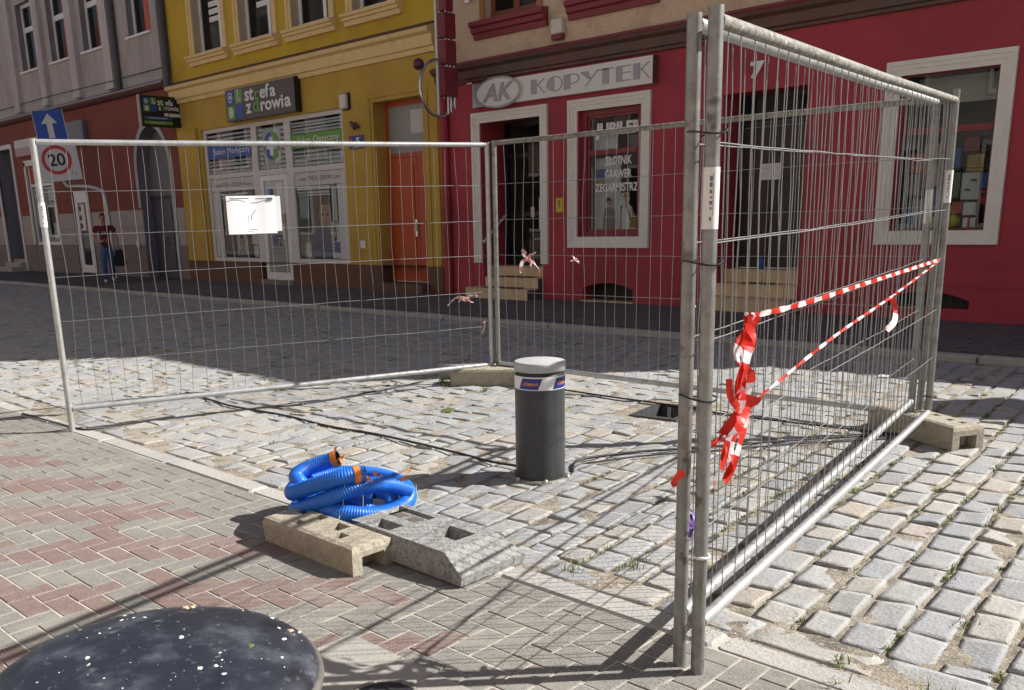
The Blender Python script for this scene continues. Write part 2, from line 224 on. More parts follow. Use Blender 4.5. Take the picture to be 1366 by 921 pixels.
# ---------------------------------------------------------------- mesh helpers
class MB:
    def __init__(s): s.v = []; s.f = []; s.m = []; s.sm = []
    def add(s, vs, fs, mi=0, smooth=False):
        o = len(s.v); s.v += [tuple(v) for v in vs]
        for f in fs: s.f.append([i + o for i in f]); s.m.append(mi); s.sm.append(smooth)
        return s
    def box(s, x0, x1, y0, y1, z0, z1, mi=0):
        vs = [(x, y, z) for z in (z0, z1) for y in (y0, y1) for x in (x0, x1)]
        return s.add(vs, [(0, 2, 3, 1), (4, 5, 7, 6), (0, 1, 5, 4), (2, 6, 7, 3), (0, 4, 6, 2), (1, 3, 7, 5)], mi)
    def bbox(s, x0, x1, y0, y1, z0, z1, b=0.01, mi=0):
        """box with chamfered upright edges and rim (all edges softened by b)"""
        pts = []
        def ring(dx, z): return [(x0 + dx + b, y0 + dx, z), (x1 - dx - b, y0 + dx, z), (x1 - dx, y0 + dx + b, z), (x1 - dx, y1 - dx - b, z), (x1 - dx - b, y1 - dx, z), (x0 + dx + b, y1 - dx, z), (x0 + dx, y1 - dx - b, z), (x0 + dx, y0 + dx + b, z)]
        for dx, z in ((b, z0), (0, z0 + b), (0, z1 - b), (b, z1)): pts += ring(dx, z)
        fs = [tuple(range(7, -1, -1)), tuple(range(24, 32))]
        for k in range(3):
            for i in range(8): j = (i + 1) % 8; fs.append((k * 8 + i, k * 8 + j, k * 8 + 8 + j, k * 8 + 8 + i))
        return s.add(pts, fs, mi)
    def prism(s, poly, axis, a, b, mi=0):
        """poly of 2-D points extruded along axis from a to b: 'y' -> (x,z), 'x' -> (y,z), 'z' -> (x,y)"""
        def P(p, t): return (p[0], t, p[1]) if axis == 'y' else ((t, p[0], p[1]) if axis == 'x' else (p[0], p[1], t))
        n = len(poly); vs = [P(p, a) for p in poly] + [P(p, b) for p in poly]
        fs = [tuple(range(n)), tuple(range(2 * n - 1, n - 1, -1))] + [(i, i + n, (i + 1) % n + n, (i + 1) % n) for i in range(n)]
        return s.add(vs, fs, mi)
    def tube(s, pts, r, n=8, cap=True, mi=0, smooth=True):
        pts = [Vector(p) for p in pts]; K = len(pts); vs = []; fs = []
        rr = r if callable(r) else (lambda i: r)
        t0 = (pts[1] - pts[0]).normalized(); ref = Vector((0, 0, 1)) if abs(t0.z) < 0.9 else Vector((1, 0, 0))
        u = t0.cross(ref).normalized()
        for i, p in enumerate(pts):
            t = (pts[min(i + 1, K - 1)] - pts[max(i - 1, 0)])
            t = t.normalized() if t.length > 1e-9 else t0
            u = (u - t * u.dot(t)).normalized(); v = t.cross(u)
            for k in range(n):
                a = 2 * math.pi * k / n; vs.append(p + (u * math.cos(a) + v * math.sin(a)) * rr(i))
        for i in range(K - 1):
            for k in range(n): fs.append((i * n + k, i * n + (k + 1) % n, (i + 1) * n + (k + 1) % n, (i + 1) * n + k))
        s.add(vs, fs, mi, smooth)
        if cap: s.add(vs[:n], [tuple(range(n - 1, -1, -1))], mi); s.add(vs[-n:], [tuple(range(n))], mi)
        return s
    def lathe(s, prof, n=32, c=(0, 0, 0), mi=0, smooth=True):
        vs = []; fs = []
        for r, z in prof:
            for k in range(n): a = 2 * math.pi * k / n; vs.append((c[0] + r * math.cos(a), c[1] + r * math.sin(a), c[2] + z))
        for i in range(len(prof) - 1):
            for k in range(n): fs.append((i * n + k, i * n + (k + 1) % n, (i + 1) * n + (k + 1) % n, (i + 1) * n + k))
        return s.add(vs, fs, mi, smooth)
    def disc(s, r, z, n=32, c=(0, 0), mi=0):
        return s.add([(c[0] + r * math.cos(2 * math.pi * k / n), c[1] + r * math.sin(2 * math.pi * k / n), z) for k in range(n)], [tuple(range(n))], mi)
    def wall(s, x0, x1, z0, z1, y, holes, depth, mi=0, rmi=0):
        """vertical sheet facing -Y with rectangular holes (xa,xb,za,zb) whose reveals run back by depth"""
        xs = sorted({x0, x1, *[h[0] for h in holes], *[h[1] for h in holes]}); zs = sorted({z0, z1, *[h[2] for h in holes], *[h[3] for h in holes]})
        xs = [x for x in xs if x0 <= x <= x1]; zs = [z for z in zs if z0 <= z <= z1]
        for i in range(len(xs) - 1):
            for j in range(len(zs) - 1):
                cx, cz = (xs[i] + xs[i + 1]) / 2, (zs[j] + zs[j + 1]) / 2
                if any(h[0] < cx < h[1] and h[2] < cz < h[3] for h in holes): continue
                s.add([(xs[i], y, zs[j]), (xs[i + 1], y, zs[j]), (xs[i + 1], y, zs[j + 1]), (xs[i], y, zs[j + 1])], [(0, 1, 2, 3)], mi)
        for h in holes:
            a, b, c, d = h[:4]; dd = h[4] if len(h) > 4 else depth
            c, d = max(c, z0), min(d, z1)
            if d <= c: continue
            s.add([(a, y, c), (b, y, c), (b, y, d), (a, y, d), (a, y + dd, c), (b, y + dd, c), (b, y + dd, d), (a, y + dd, d)], [f for f, ok in (((0, 4, 5, 1), c > z0 or h[2] >= z0), ((1, 5, 6, 2), True), ((2, 6, 7, 3), h[3] <= z1), ((3, 7, 4, 0), True)) if ok], rmi)
        return s
    def build(s, name, mats, parent=None, loc=None):
        me = bpy.data.meshes.new(name); me.from_pydata(s.v, [], s.f)
        mats = mats if isinstance(mats, (list, tuple)) else [mats]
        for k in mats: me.materials.append(M[k] if isinstance(k, str) else k)
        me.polygons.foreach_set('material_index', s.m); me.polygons.foreach_set('use_smooth', s.sm)
        me.update()
        return link(name, me, parent, loc)
def link(name, me, parent=None, loc=None):
    o = bpy.data.objects.new(name, me); COL.objects.link(o)
    if parent:
        o.parent = parent
        if parent.type == 'EMPTY': o.matrix_parent_inverse = Matrix.Translation(-Vector(parent.location))   # built in world metres under an Empty at the thing's base
    if loc: o.location = loc
    return o
def thing(name, label, cat, loc=(0, 0, 0), rz=0.0, group=None):
    o = bpy.data.objects.new(name, None); COL.objects.link(o); o.empty_display_size = 0.2
    o.location = loc; o.rotation_euler = (0, 0, rz); return tag(o, label, cat, group)
def tag(o, label, cat, group=None):
    o['label'] = label; o['category'] = cat
    if group: o['group'] = group
    return o
def struct(o, kind='structure'): o['kind'] = kind; return o
def copy_tree(o, parent=None):
    c = o.copy(); COL.objects.link(c); c.parent = parent
    for ch in list(o.children): copy_tree(ch, c)
    return c
def text(name, s, box, y, mk, parent, facing='-y', thick=0.004, bold=0.0, shear=0.0, italic=False):
    """lettering fitted into box (a0,a1,z0,z1); facing '-y': a=x, '+x': a=y; sits in front of plane y"""
    cu = bpy.data.curves.new(name, 'FONT'); cu.body = s; cu.offset = bold; cu.shear = shear; cu.extrude = 0.0; cu.resolution_u = 3
    t = bpy.data.objects.new(name, cu); me = bpy.data.meshes.new_from_object(t)
    bpy.data.objects.remove(t); bpy.data.curves.remove(cu)
    xs = [v.co.x for v in me.vertices]; ys = [v.co.y for v in me.vertices]
    if not xs: return None
    a0, a1, z0, z1 = box; sx = (a1 - a0) / (max(xs) - min(xs)); sy = (z1 - z0) / (max(ys) - min(ys)); mx, my = min(xs), min(ys)
    fl = []
    for p in me.polygons: fl.append(list(p.vertices))
    if facing == '-y': vs = [(a0 + (v.co.x - mx) * sx, y, z0 + (v.co.y - my) * sy) for v in me.vertices]
    else: vs = [(y, a0 + (v.co.x - mx) * sx, z0 + (v.co.y - my) * sy) for v in me.vertices]
    b = MB(); b.add(vs, fl)
    bpy.data.meshes.remove(me)
    o = b.build(name, mk, parent)
    if thick:
        md = o.modifiers.new('thick', 'SOLIDIFY'); md.thickness = thick; md.offset = 0
    return o
def smooth_path(pts, step=0.02):
    """Catmull-Rom resample of 3-D points"""
    P = [Vector(p) for p in pts]; P = [2 * P[0] - P[1]] + P + [2 * P[-1] - P[-2]]; out = []
    for i in range(1, len(P) - 2):
        a, b, c, d = P[i - 1:i + 3]; n = max(1, int((c - b).length / step))
        for k in range(n):
            t = k / n
            out.append(0.5 * ((2 * b) + (c - a) * t + (2 * a - 5 * b + 4 * c - d) * t * t + (3 * b - a - 3 * c + d) * t ** 3))
    out.append(P[-2]); return out
def onp(x, z, y):                       # shift a point measured on the house fronts (y = 12) to another depth on its line of sight
    return x * y / 12.0, EYE + (z - EYE) * y / 12.0
FRONT = 12.0
PAVE = 0.06
# ================================================================ GROUND
def grid_sheet(name, mk, xs, ys, zf, holes=()):
    b = MB(); nx, ny = len(xs), len(ys)
    vs = [(x, y, zf(x, y)) for y in ys for x in xs]; fs = []
    for j in range(ny - 1):
        for i in range(nx - 1):
            cx, cy_ = (xs[i] + xs[i + 1]) / 2, (ys[j] + ys[j + 1]) / 2
            if any(h(cx, cy_) for h in holes): continue
            fs.append((j * nx + i, j * nx + i + 1, (j + 1) * nx + i + 1, (j + 1) * nx + i))
    b.add(vs, fs, 0, True); return b.build(name, mk)
def frange(a, b, s):
    n = max(1, int(round((b - a) / s))); return [a + (b - a) * i / n for i in range(n + 1)]
KY0, KY1, KY2 = 2.585, 2.72, 2.90        # near kerb: edge of the pavers, kerb stones, gutter row
FKY = 9.28                               # far kerb
PU = Vector((math.cos(R(97)), math.sin(R(97)))); PV = Vector((PU.y, -PU.x))
PIT_C = Vector((-3.58, 5.74)); PIT_U, PIT_V = 0.235, 0.165
def in_pit(x, y, m=0.0):
    d = Vector((x, y)) - PIT_C; return abs(d.dot(PU)) < PIT_U + m and abs(d.dot(PV)) < PIT_V + m
def sandz(x, y):
    n = noise.noise((x * 3, y * 3, 0)); n2 = noise.noise((x * 19, y * 19, 3)); d = 0.0 if x < -2.3 + 0.14 * (y - 2.9) else -0.002
    return -0.0050 + d + 0.005 * n + 0.0035 * n2
ground = struct(grid_sheet('ground', 'far_base', [-400, -60, 60, 400], [-400, -60, 60, 400], lambda x, y: -0.6))
xs = [-48, -40, -34, -28, -22, -17, -14, -12, -10.5] + frange(-9.6, 1.6, 0.03) + [2.6, 5, 12, 40]
ys = frange(KY1 - 0.02, 6.4, 0.03) + [6.9, 7.6, 8.4, FKY + 0.05]
road = struct(grid_sheet('road', 'sand', xs, ys, sandz, [lambda x, y: in_pit(x, y, 0.02)]))
near = struct(grid_sheet('pavement', 'paver_sand', [-48, -20, -8, -4, 0, 4, 40], [-3.2, -1, 1, KY1 - 0.018], lambda x, y: -0.0032))
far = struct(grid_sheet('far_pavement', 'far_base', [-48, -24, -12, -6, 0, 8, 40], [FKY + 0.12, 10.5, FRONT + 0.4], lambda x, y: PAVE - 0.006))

# ---- setts of the road: 24 shared shapes for the nearest 300, the rest one mesh
def sett_shape(seed):
    """hewn block: four jittered corners, slightly wavy edges, chipped rim, nearly flat worn top"""
    r = random.Random(seed); cs = [(sx * 0.5 * r.uniform(0.93, 1.03), sy * 0.5 * r.uniform(0.93, 1.03)) for sx, sy in ((-1, -1), (1, -1), (1, 1), (-1, 1))]; ring = []
    for k in range(4):
        a, b = cs[k], cs[(k + 1) % 4]; c0_ = r.uniform(0.02, 0.08)
        for t in (c0_, 0.36, 0.66, 1 - r.uniform(0.02, 0.08)):
            j_ = r.uniform(-0.022, 0.028) if 0.2 < t < 0.8 else r.uniform(-.01, .01)
            x, y = a[0] + (b[0] - a[0]) * t, a[1] + (b[1] - a[1]) * t; l = math.hypot(x, y); ring.append((x * (1 + j_), y * (1 + j_)))
    n = len(ring); tilt = (r.uniform(-0.007, 0.007), r.uniform(-0.007, 0.007)); vs = []; fs = []
    for (sc_, z) in ((1.03, -0.06), (1.0, -0.0035), (0.982, -0.0002), (0.72, 0.0004)):
        for x, y in ring: vs.append((x * sc_ + (r.uniform(-.014, .014) if 0.9 < sc_ < 0.97 else 0), y * sc_ + (r.uniform(-.014, .014) if 0.9 < sc_ < 0.97 else 0), z + (x * tilt[0] + y * tilt[1]) * 2 + (r.uniform(-.0016, .0016) if z > -.005 else r.uniform(-.002, .001))))
    vs.append((r.uniform(-.1, .1), r.uniform(-.1, .1), 0.0004 + r.uniform(-.002, .0015)))
    for k in range(3):
        for i in range(n): j = (i + 1) % n; fs.append((k * n + i, k * n + j, (k + 1) * n + j, (k + 1) * n + i))
    for i in range(n): fs.append((3 * n + i, 3 * n + (i + 1) % n, 4 * n))
    return vs, fs
SHAPES = [sett_shape(100 + i) for i in range(24)]
SMESH = []
for i, (vs, fs) in enumerate(SHAPES):
    me = bpy.data.meshes.new('sett'); me.from_pydata(vs, [], fs); me.materials.append(M['sett'])
    me.polygons.foreach_set('use_smooth', [k >= 2 * 16 for k in range(len(fs))]); SMESH.append(me)
su = Vector((math.cos(R(94.5)), math.sin(R(94.5)))); sv = Vector((math.cos(R(-7)), math.sin(R(-7))))
setts = []; joints = []
ORG = Vector((-3.0, 2.9)); v0 = -44.0
while v0 < 8:
    rt_ = v0 > 0.55; wv = rnd.uniform(0.118, 0.150) if rt_ else rnd.uniform(0.145, 0.185); gap = rnd.uniform(0.022, 0.036) if rt_ else rnd.uniform(0.005, 0.013); u0 = -4.0 + rnd.uniform(-.2, 0)
    mid = v0 + wv / 2
    while u0 < 12:
        lu = rnd.uniform(0.165, 0.235); g2 = rnd.uniform(0.008, 0.020) if rt_ else rnd.uniform(0.003, 0.011)
        p = ORG + su * (u0 + lu / 2) + sv * mid
        if p.y - lu / 2 < KY2 + 0.012 and p.y + lu / 2 > KY2 + 0.07: hi = p.y + lu / 2; lu_ = hi - KY2 - 0.012; p = p + su * (hi - lu_ / 2 - p.y)
        else: lu_ = lu
        x, y = p
        if KY2 + 0.005 < y - lu_ * 0.5 and y + lu * 0.5 < FKY + 0.04 and -3.75 * y - 1.2 < x < -0.17 * y + 1.5 and not in_pit(x, y, 0.105):
            setts.append((x, y, lu_, wv)); joints.append((p - su * lu * 0.5 + sv * (wv + gap) / 2, p + su * lu * 0.5 + sv * (wv + gap) / 2))
        u0 += lu + g2
    v0 += wv + gap
def seen(x, y): return -3.5 * y - 0.2 < x < -0.19 * y + 0.05
order = sorted(range(len(setts)), key=lambda i: (0 if seen(setts[i][0], setts[i][1]) else 1, math.hypot(setts[i][0], setts[i][1])))
mass = MB()
ang = math.atan2(su.y, su.x) - math.pi / 2
for rank, i in enumerate(order):
    x, y, lu, wv = setts[i]; k = rnd.randrange(24); dz = rnd.uniform(-0.003, 0.003); flip = rnd.choice((0, math.pi)); jit = rnd.uniform(-0.045, 0.045)
    if rank < 299:
        o = link('sett', SMESH[k], road); o.location = (x, y, dz); o.rotation_euler = (rnd.uniform(-.02, .02), rnd.uniform(-.02, .02), ang + flip + jit - 0.03); o.scale = (wv, lu, 1)
    else:
        c, s_ = math.cos(ang + flip + jit - 0.03), math.sin(ang + flip + jit - 0.03)
        vs, fs = SHAPES[k]
        mass.add([(x + a * wv * c - b * lu * s_, y + a * wv * s_ + b * lu * c, z + dz) for a, b, z in vs], fs, 0, False)
struct(mass.build('setts', 'sett_far', road), 'stuff')
# gutter row of wide flat stones and the kerb stones along the near pavement
x = -13.0
while x < 3:
    ln = rnd.uniform(0.26, 0.42)
    vs, fs = SHAPES[rnd.randrange(24)]
    o = link('gutter_stone', SMESH[rnd.randrange(24)], road); o.location = (x + ln / 2, (KY1 + KY2) / 2 + 0.008, rnd.uniform(-0.008, 0.0)); o.scale = (ln - 0.012, KY2 - KY1 - 0.012, 1); o.rotation_euler = (0, 0, rnd.uniform(-.02, .02))
    x += ln
x = -13.2
while x < 3.2:
    ln = rnd.uniform(0.85, 1.1)
    b = MB(); b.bbox(x, x + ln - 0.008, KY0, KY1 - 0.006, -0.15, 0.004 + rnd.uniform(-.003, .004), 0.012)
    b.build('kerb_stone', 'kerb', near); x += ln
x = -46.0
while x < 9:
    ln = rnd.uniform(0.85, 1.15)
    b = MB(); b.bbox(x, x + ln - 0.012, FKY - 0.02 + rnd.uniform(-.012, .012), FKY + 0.13, -0.15, PAVE + rnd.uniform(-.008, .006), 0.014)
    b.build('kerb_stone', 'kerb', far); x += ln
# ---- herringbone pavers
def herring(x0, x1, y0, y1, s=0.1):
    """bricks 2s x s, interlocked at right angles: yields (cx, cy, lies_along_x, band)"""
    for iy in range(int(math.floor(y0 / s)) - 2, int(math.ceil(y1 / s)) + 2):
        for ix in range(int(math.floor(x0 / s)) - 2, int(math.ceil(x1 / s)) + 2):
            v = (ix - iy) % 4; k = (ix - iy) // 4
            if v == 0: yield ((ix + 1) * s, (iy + 0.5) * s, True, k)
            elif v == 3: yield ((ix + 0.5) * s, (iy + 1) * s, False, k + 1)
def brick_mesh(name, mk, lx, ly):
    b = MB(); c = 0.0022
    b.add([(sx * (lx / 2 - d), sy * (ly / 2 - d), z) for d, z in ((0, -0.05), (0, -c), (c, 0)) for sx, sy in ((-1, -1), (1, -1), (1, 1), (-1, 1))],
          [(0, 1, 5, 4), (1, 2, 6, 5), (2, 3, 7, 6), (3, 0, 4, 7), (4, 5, 9, 8), (5, 6, 10, 9), (6, 7, 11, 10), (7, 4, 8, 11), (8, 9, 10, 11)])
    me = bpy.data.meshes.new(name); me.from_pydata(b.v, [], b.f); me.materials.append(M[mk]); return me, b
bm_ = {(c, h): brick_mesh('paver', 'paver_' + c, 0.1925 if h else 0.0925, 0.0925 if h else 0.1925) for c in ('grey', 'red') for h in (True, False)}
SLAB = (-2.44, -1.52, 0.4, 1.845)
bricks = []; cutb = []
for cx, cy_, h, k in herring(-12.5, 2.0, -0.4, KY0):
    hx, hy = (0.1, 0.05) if h else (0.05, 0.1)
    if cy_ + hy > KY0 - 0.004:
        cut = KY0 - 0.004 - (cy_ - hy)
        if 0.012 < cut: cutb.append((cx, cy_ - hy + cut / 2, h, cut))
        continue
    if SLAB[0] + hx < cx < SLAB[1] - hx and SLAB[2] + hy < cy_ < SLAB[3] - hy: continue      # those under the edges of the slabs stay
    kk = k % 2 == 0
    red = (kk and cy_ < 2.17 and cx < -2.1 and rnd.random() > 0.06) or rnd.random() < (0.10 if cy_ < 2.1 else 0.0)
    bricks.append((cx, cy_, h, 'red' if red else 'grey'))
def pseen(x, y): return -3.4 * y - 0.3 < x < -0.2 * y + 0.1 and y > 0.82 + (x + 2.98) * 0.88 - 0.1
bricks.sort(key=lambda q: (0 if pseen(q[0], q[1]) else 1, math.hypot(q[0], q[1])))
pm = {'grey': MB(), 'red': MB()}
for rank, (x, y, h, c) in enumerate(bricks):
    me, b = bm_[(c, h)]; dz = rnd.uniform(-0.0016, 0.0016); dx, dy = rnd.uniform(-.001, .001), rnd.uniform(-.001, .001)
    if rank < 195: o = link('paver', me, near); o.location = (x + dx, y + dy, dz); o.rotation_euler = (rnd.uniform(-.006, .006), rnd.uniform(-.006, .006), rnd.uniform(-.008, .008))
    else: pm[c].add([(vx + x + dx, vy + y + dy, vz + dz) for vx, vy, vz in b.v], b.f)
for c in pm: struct(pm[c].build('pavers', 'paver_' + c, near), 'stuff')
for x, y, h, cut in cutb:      # cut pavers along the kerb
    ly = 0.1 if h else 0.2
    o = link('paver', bm_[('grey', h)][0], near) if -9.5 < x < -0.4 else None
    if o: o.location = (x, y, rnd.uniform(-.001, .001)); o.scale = (1, (cut - 0.002) / (ly - 0.0075), 1)
sb = MB(); sb.bbox(SLAB[0] + .004, -2.0, SLAB[2], SLAB[3] - 0.004, -0.06, 0.0045, 0.006); sb.build('concrete_slab', 'slab', near)
sb = MB(); sb.bbox(-1.993, SLAB[1] - .004, SLAB[2], SLAB[3] - 0.004, -0.06, 0.0040, 0.006); sb.build('concrete_slab', 'slab', near)
mh = thing('manhole_cover', 'dark round cast iron cover set in the concrete slab at the bottom edge', 'manhole cover', (-2.00, 1.62, 0))
b = MB(); b.lathe([(0.11, 0.001), (0.11, 0.008), (0.098, 0.010), (0.095, 0.006)], 32, (-2.00, 1.62, 0)); b.build('rim', 'galv_dirty', mh)
b = MB(); b.disc(0.094, 0.0065, 32, (-2.00, 1.62)); 
for a in range(0, 360, 60): b.box(-2.00 + 0.05 * math.cos(R(a)) - .018, -2.00 + 0.05 * math.cos(R(a)) + .018, 1.62 + 0.05 * math.sin(R(a)) - .006, 1.62 + 0.05 * math.sin(R(a)) + .006, 0.0055, 0.0095)
b.build('lid', 'black', mh)
# far pavement: small dark blocks
fm = {}
for h in (True, False):
    bb = MB(); lx, ly = (0.192, 0.092) if h else (0.092, 0.192)
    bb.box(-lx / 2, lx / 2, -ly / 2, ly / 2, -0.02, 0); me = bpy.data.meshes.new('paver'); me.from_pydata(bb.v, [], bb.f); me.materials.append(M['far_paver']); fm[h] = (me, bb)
fl = []
for cx, cy_, h, k in herring(-22, 1.5, FKY + 0.14, FRONT - 0.02):
    hy = 0.05 if h else 0.1
    if cy_ - hy < FKY + 0.145 or cy_ + hy > FRONT + 0.005: continue
    fl.append((cx, cy_, h))
fl.sort(key=lambda q: (0 if q[0] < -0.19 * q[1] else 1, math.hypot(q[0], q[1])))
fmass = MB()
for rank, (x, y, h) in enumerate(fl):
    me, bb = fm[h]; dz = rnd.uniform(-.0015, .0015)
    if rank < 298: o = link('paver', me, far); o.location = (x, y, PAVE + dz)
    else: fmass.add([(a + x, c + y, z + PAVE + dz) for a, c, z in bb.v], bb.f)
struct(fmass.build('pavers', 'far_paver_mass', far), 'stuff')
# ---- weeds in the joints
gb = MB()
def tuft(x, y, n, h, spread):
    for _ in range(n):
        a = rnd.uniform(0, 6.28); r_ = abs(rnd.gauss(0, spread)); px, py = x + r_ * math.cos(a), y + r_ * math.sin(a)
        hh = h * rnd.uniform(0.4, 1.1); l = rnd.uniform(0, 6.28); bend = hh * rnd.uniform(0.3, 1.1); wd = rnd.uniform(0.0012, 0.003)
        dx, dy = math.cos(l), math.sin(l)
        gb.add([(px - dy * wd, py + dx * wd, -0.015), (px + dy * wd, py - dx * wd, -0.015), (px + dx * bend * .4 + dy * wd * .8, py + dy * bend * .4 - dx * wd * .8, hh * .6 - 0.012), (px + dx * bend * .4 - dy * wd * .8, py + dy * bend * .4 + dx * wd * .8, hh * .6 - 0.012), (px + dx * bend, py + dy * bend, hh - 0.016)], [(0, 1, 2, 3), (3, 2, 4)])
for a, b_ in joints:
    m = (a + b_) / 2; x, y = m
    if not (-12 < x < 1.5 and y < 8.6): continue
    n1 = noise.noise((x * 1.3, y * 0.9, 7)); dens = max(0.0, 0.30 + 0.8 * n1)
    if x > -2.6 + 0.12 * (y - 3): dens = 0.5 + 0.6 * n1 + (0.2 if y > 3.4 else -0.15)
    elif y < 3.7: dens *= 0.35
    if x < -6.5: dens *= 0.9
    if rnd.random() < dens:
        for _ in range(rnd.randint(2, 7)):
            t = rnd.random(); q = a.lerp(b_, t); tuft(q.x, q.y, rnd.randint(8, 22), rnd.uniform(0.012, 0.034), 0.018)
for (x, y, n, h) in ((-2.02, 3.02, 30, .06), (-1.5, 2.63, 24, .06), (-1.0, 2.62, 14, .05), (-5.25, 5.55, 40, .06), (-5.7, 5.52, 60, .08), (-5.85, 5.6, 60, .07), (-2.2, 2.83, 26, .05), (-0.75, 2.74, 20, .06), (-1.05, 2.76, 22, .05)): tuft(x, y, n, h, 0.035)
struct(gb.build('grass', 'grass'), 'stuff')
# small stones and grit lying in the wide joints
gm = MB()
for _ in range(5200):
    a, b_ = joints[rnd.randrange(len(joints))]; q = a.lerp(b_, rnd.random())
    if not (-7 < q.x < 0.5 and q.y < 6): continue
    s_ = rnd.choice((.002, .003, .004, .005, .009)) * rnd.uniform(.8, 1.2); z = -0.007
    x, y = q.x + rnd.uniform(-.012, .012), q.y + rnd.uniform(-.012, .012)
    gm.add([(x - s_, y, z), (x, y - s_ * .8, z), (x + s_, y, z), (x, y + s_ * .9, z), (x, y, z + s_)], [(0, 1, 4), (1, 2, 4), (2, 3, 4), (3, 0, 4)])
struct(gm.build('gravel', 'kerb'), 'stuff')
# ================================================================ HOUSES
# ---------------- red house
RX0, RX1, RXM = -12.32, -0.14, -3.05
rh = thing('red_house', 'crimson ground floor with beige pebbled upper wall and brown cornice, jeweller shop house', 'house', (-6.2, FRONT, 0))
DOORK = (-11.33, -9.98, PAVE - 0.02, 3.02); WINK = (-9.22, -8.05, 1.05, 3.01); DOOR7 = (-6.72, -5.51, PAVE - 0.02, 2.97); WIN7 = (-4.36, -3.29, 1.10, 2.96)
VENT1 = (-9.13, -8.16, 0.07, 0.36); VENT2 = (-4.32, -3.37, 0.20, 0.40)
b = MB(); b.wall(RX0, RX1, 0.0, 3.72, FRONT, [DOORK + (0.62,), WINK + (0.16,), DOOR7 + (0.5,), WIN7 + (0.14,), VENT1 + (0.3,), VENT2 + (0.3,)], 0.3)
b.box(RX1 - 0.001, RX1 + 0.002, FRONT, FRONT + 9, 0, 3.72)
b.build('wall', 'red_wall', rh)
b = MB(); OW = [(-11.20, -10.06, 4.62, 6.3), (-9.18, -8.02, 4.62, 6.3), (-6.9, -5.75, 4.62, 6.3)]
b.wall(RX0, RXM, 3.70, 10.8, FRONT + 0.03, OW + [(a, c, 7.4, 9.0) for a, c, _, _ in OW], 0.22)
b.wall(RXM, RX1, 3.70, 7.45, FRONT + 0.03, [(-2.6, -1.45, 4.62, 6.3)], 0.22)
b.box(RXM - 0.3, RXM, FRONT + 0.06, FRONT + 9, 7.45, 10.8); b.box(RX1 - 0.3, RX1, FRONT + 0.06, FRONT + 9, 3.7, 7.45); b.box(RX0, RX0 + .3, FRONT + 0.04, FRONT + 9, 3.7, 10.8)
b.build('wall', 'beige_wall', rh)
b = MB(); b.prism([(FRONT - 0.25, 10.8), (FRONT + 4.5, 13.6), (FRONT + 9.2, 10.8)], 'x', RX0, RXM); b.prism([(FRONT - 0.05, 7.45), (FRONT + 4.5, 7.75), (FRONT + 9.2, 7.45)], 'x', RXM, RX1); b.build('roof', 'roof', rh)
# cornice band between the storeys
b = MB(); b.prism([(FRONT - 0.02, 3.66), (FRONT - 0.06, 3.67), (FRONT - 0.06, 3.71), (FRONT - 0.11, 3.72), (FRONT - 0.13, 3.84), (FRONT - 0.21, 3.88), (FRONT - 0.23, 3.92), (FRONT + 0.04, 4.0)], 'x', RX0, RX1); b.build('cornice', 'brown_trim', rh)
b = MB(); b.prism([(FRONT - 0.235, 3.921), (FRONT - 0.215, 3.95), (FRONT + 0.02, 4.03), (FRONT + 0.02, 4.008)], 'x', RX0, RX1); b.build('flashing', 'dark_red', rh)
# cream moulded surrounds
def surround(parent, x0, x1, z0, z1, w_, sill=True, y=FRONT):
    b = MB()
    for d0, d1, pr in ((0, 0.05, 0.05), (0.05, 0.10, 0.036), (0.10, w_, 0.022)):
        a, c, e, f = x0 + d0, x1 - d0, z0 + (d0 if sill else 0), z1 - d0
        a2, c2, e2, f2 = x0 + d1, x1 - d1, z0 + (d1 if sill else 0), z1 - d1
        b.box(a, a2, y - pr, y + 0.002, e, f2 if True else f); b.box(c2, c, y - pr, y + 0.002, e, f2)
        b.box(a, c, y - pr - 0.0007, y + 0.003, f2, f)
        if sill: b.box(a2, c2, y - pr - 0.0005, y + 0.003, e, e2)
    return b.build('surround', 'cream_trim', parent)
sd = surround(rh, -11.52, -9.83, 0.64, 3.16, 0.17, False)
surround(rh, -9.41, -7.88, 0.91, 3.16, 0.17); surround(rh, -4.535, -3.13, 0.965, 3.10, 0.165)
b = MB(); b.box(-9.99, -9.86, FRONT - 0.056, FRONT - 0.0495, 1.2, 1.72); b.build('meter_flap', 'cream_trim', rh)
# plinth line of the render
for q in ((RX0 + 0.3, -11.6, PAVE, 0.62), (-9.83, -6.74, 0.45, 0.66), (-5.49, RX1, 0.46, 0.74)): b = MB(); b.box(q[0], q[1], FRONT - 0.012, FRONT + .002, q[2], q[3]); b.build('plinth', 'red_wall', rh)
def arch_vent(v, parent, rise):
    a, c, z0, z1 = v; b = MB(); n = 12
    for i in range(n):       # spandrels closing the rectangle into a flat arch
        t0, t1 = i / n, (i + 1) / n; xa, xb = a + (c - a) * t0, a + (c - a) * t1
        h0 = z1 - rise * (2 * t0 - 1) ** 2; h1 = z1 - rise * (2 * t1 - 1) ** 2
        b.add([(xa, FRONT + .001, h0), (xb, FRONT + .001, h1), (xb, FRONT + .001, z1), (xa, FRONT + .001, z1), (xa, FRONT + .3, h0), (xb, FRONT + .3, h1)], [(0, 1, 2, 3), (0, 4, 5, 1)])
    b.build('vent_arch', 'red_wall', parent)
    b = MB(); b.box(a, c, FRONT + 0.29, FRONT + 0.31, z0, z1); 
    for i in range(1, 7): x = a + (c - a) * i / 7; b.box(x - .008, x + .008, FRONT + .2, FRONT + .215, z0, z1)
    b.build('vent_grille', 'black', parent)
arch_vent(VENT1, rh, 0.09); arch_vent(VENT2, rh, 0.10)
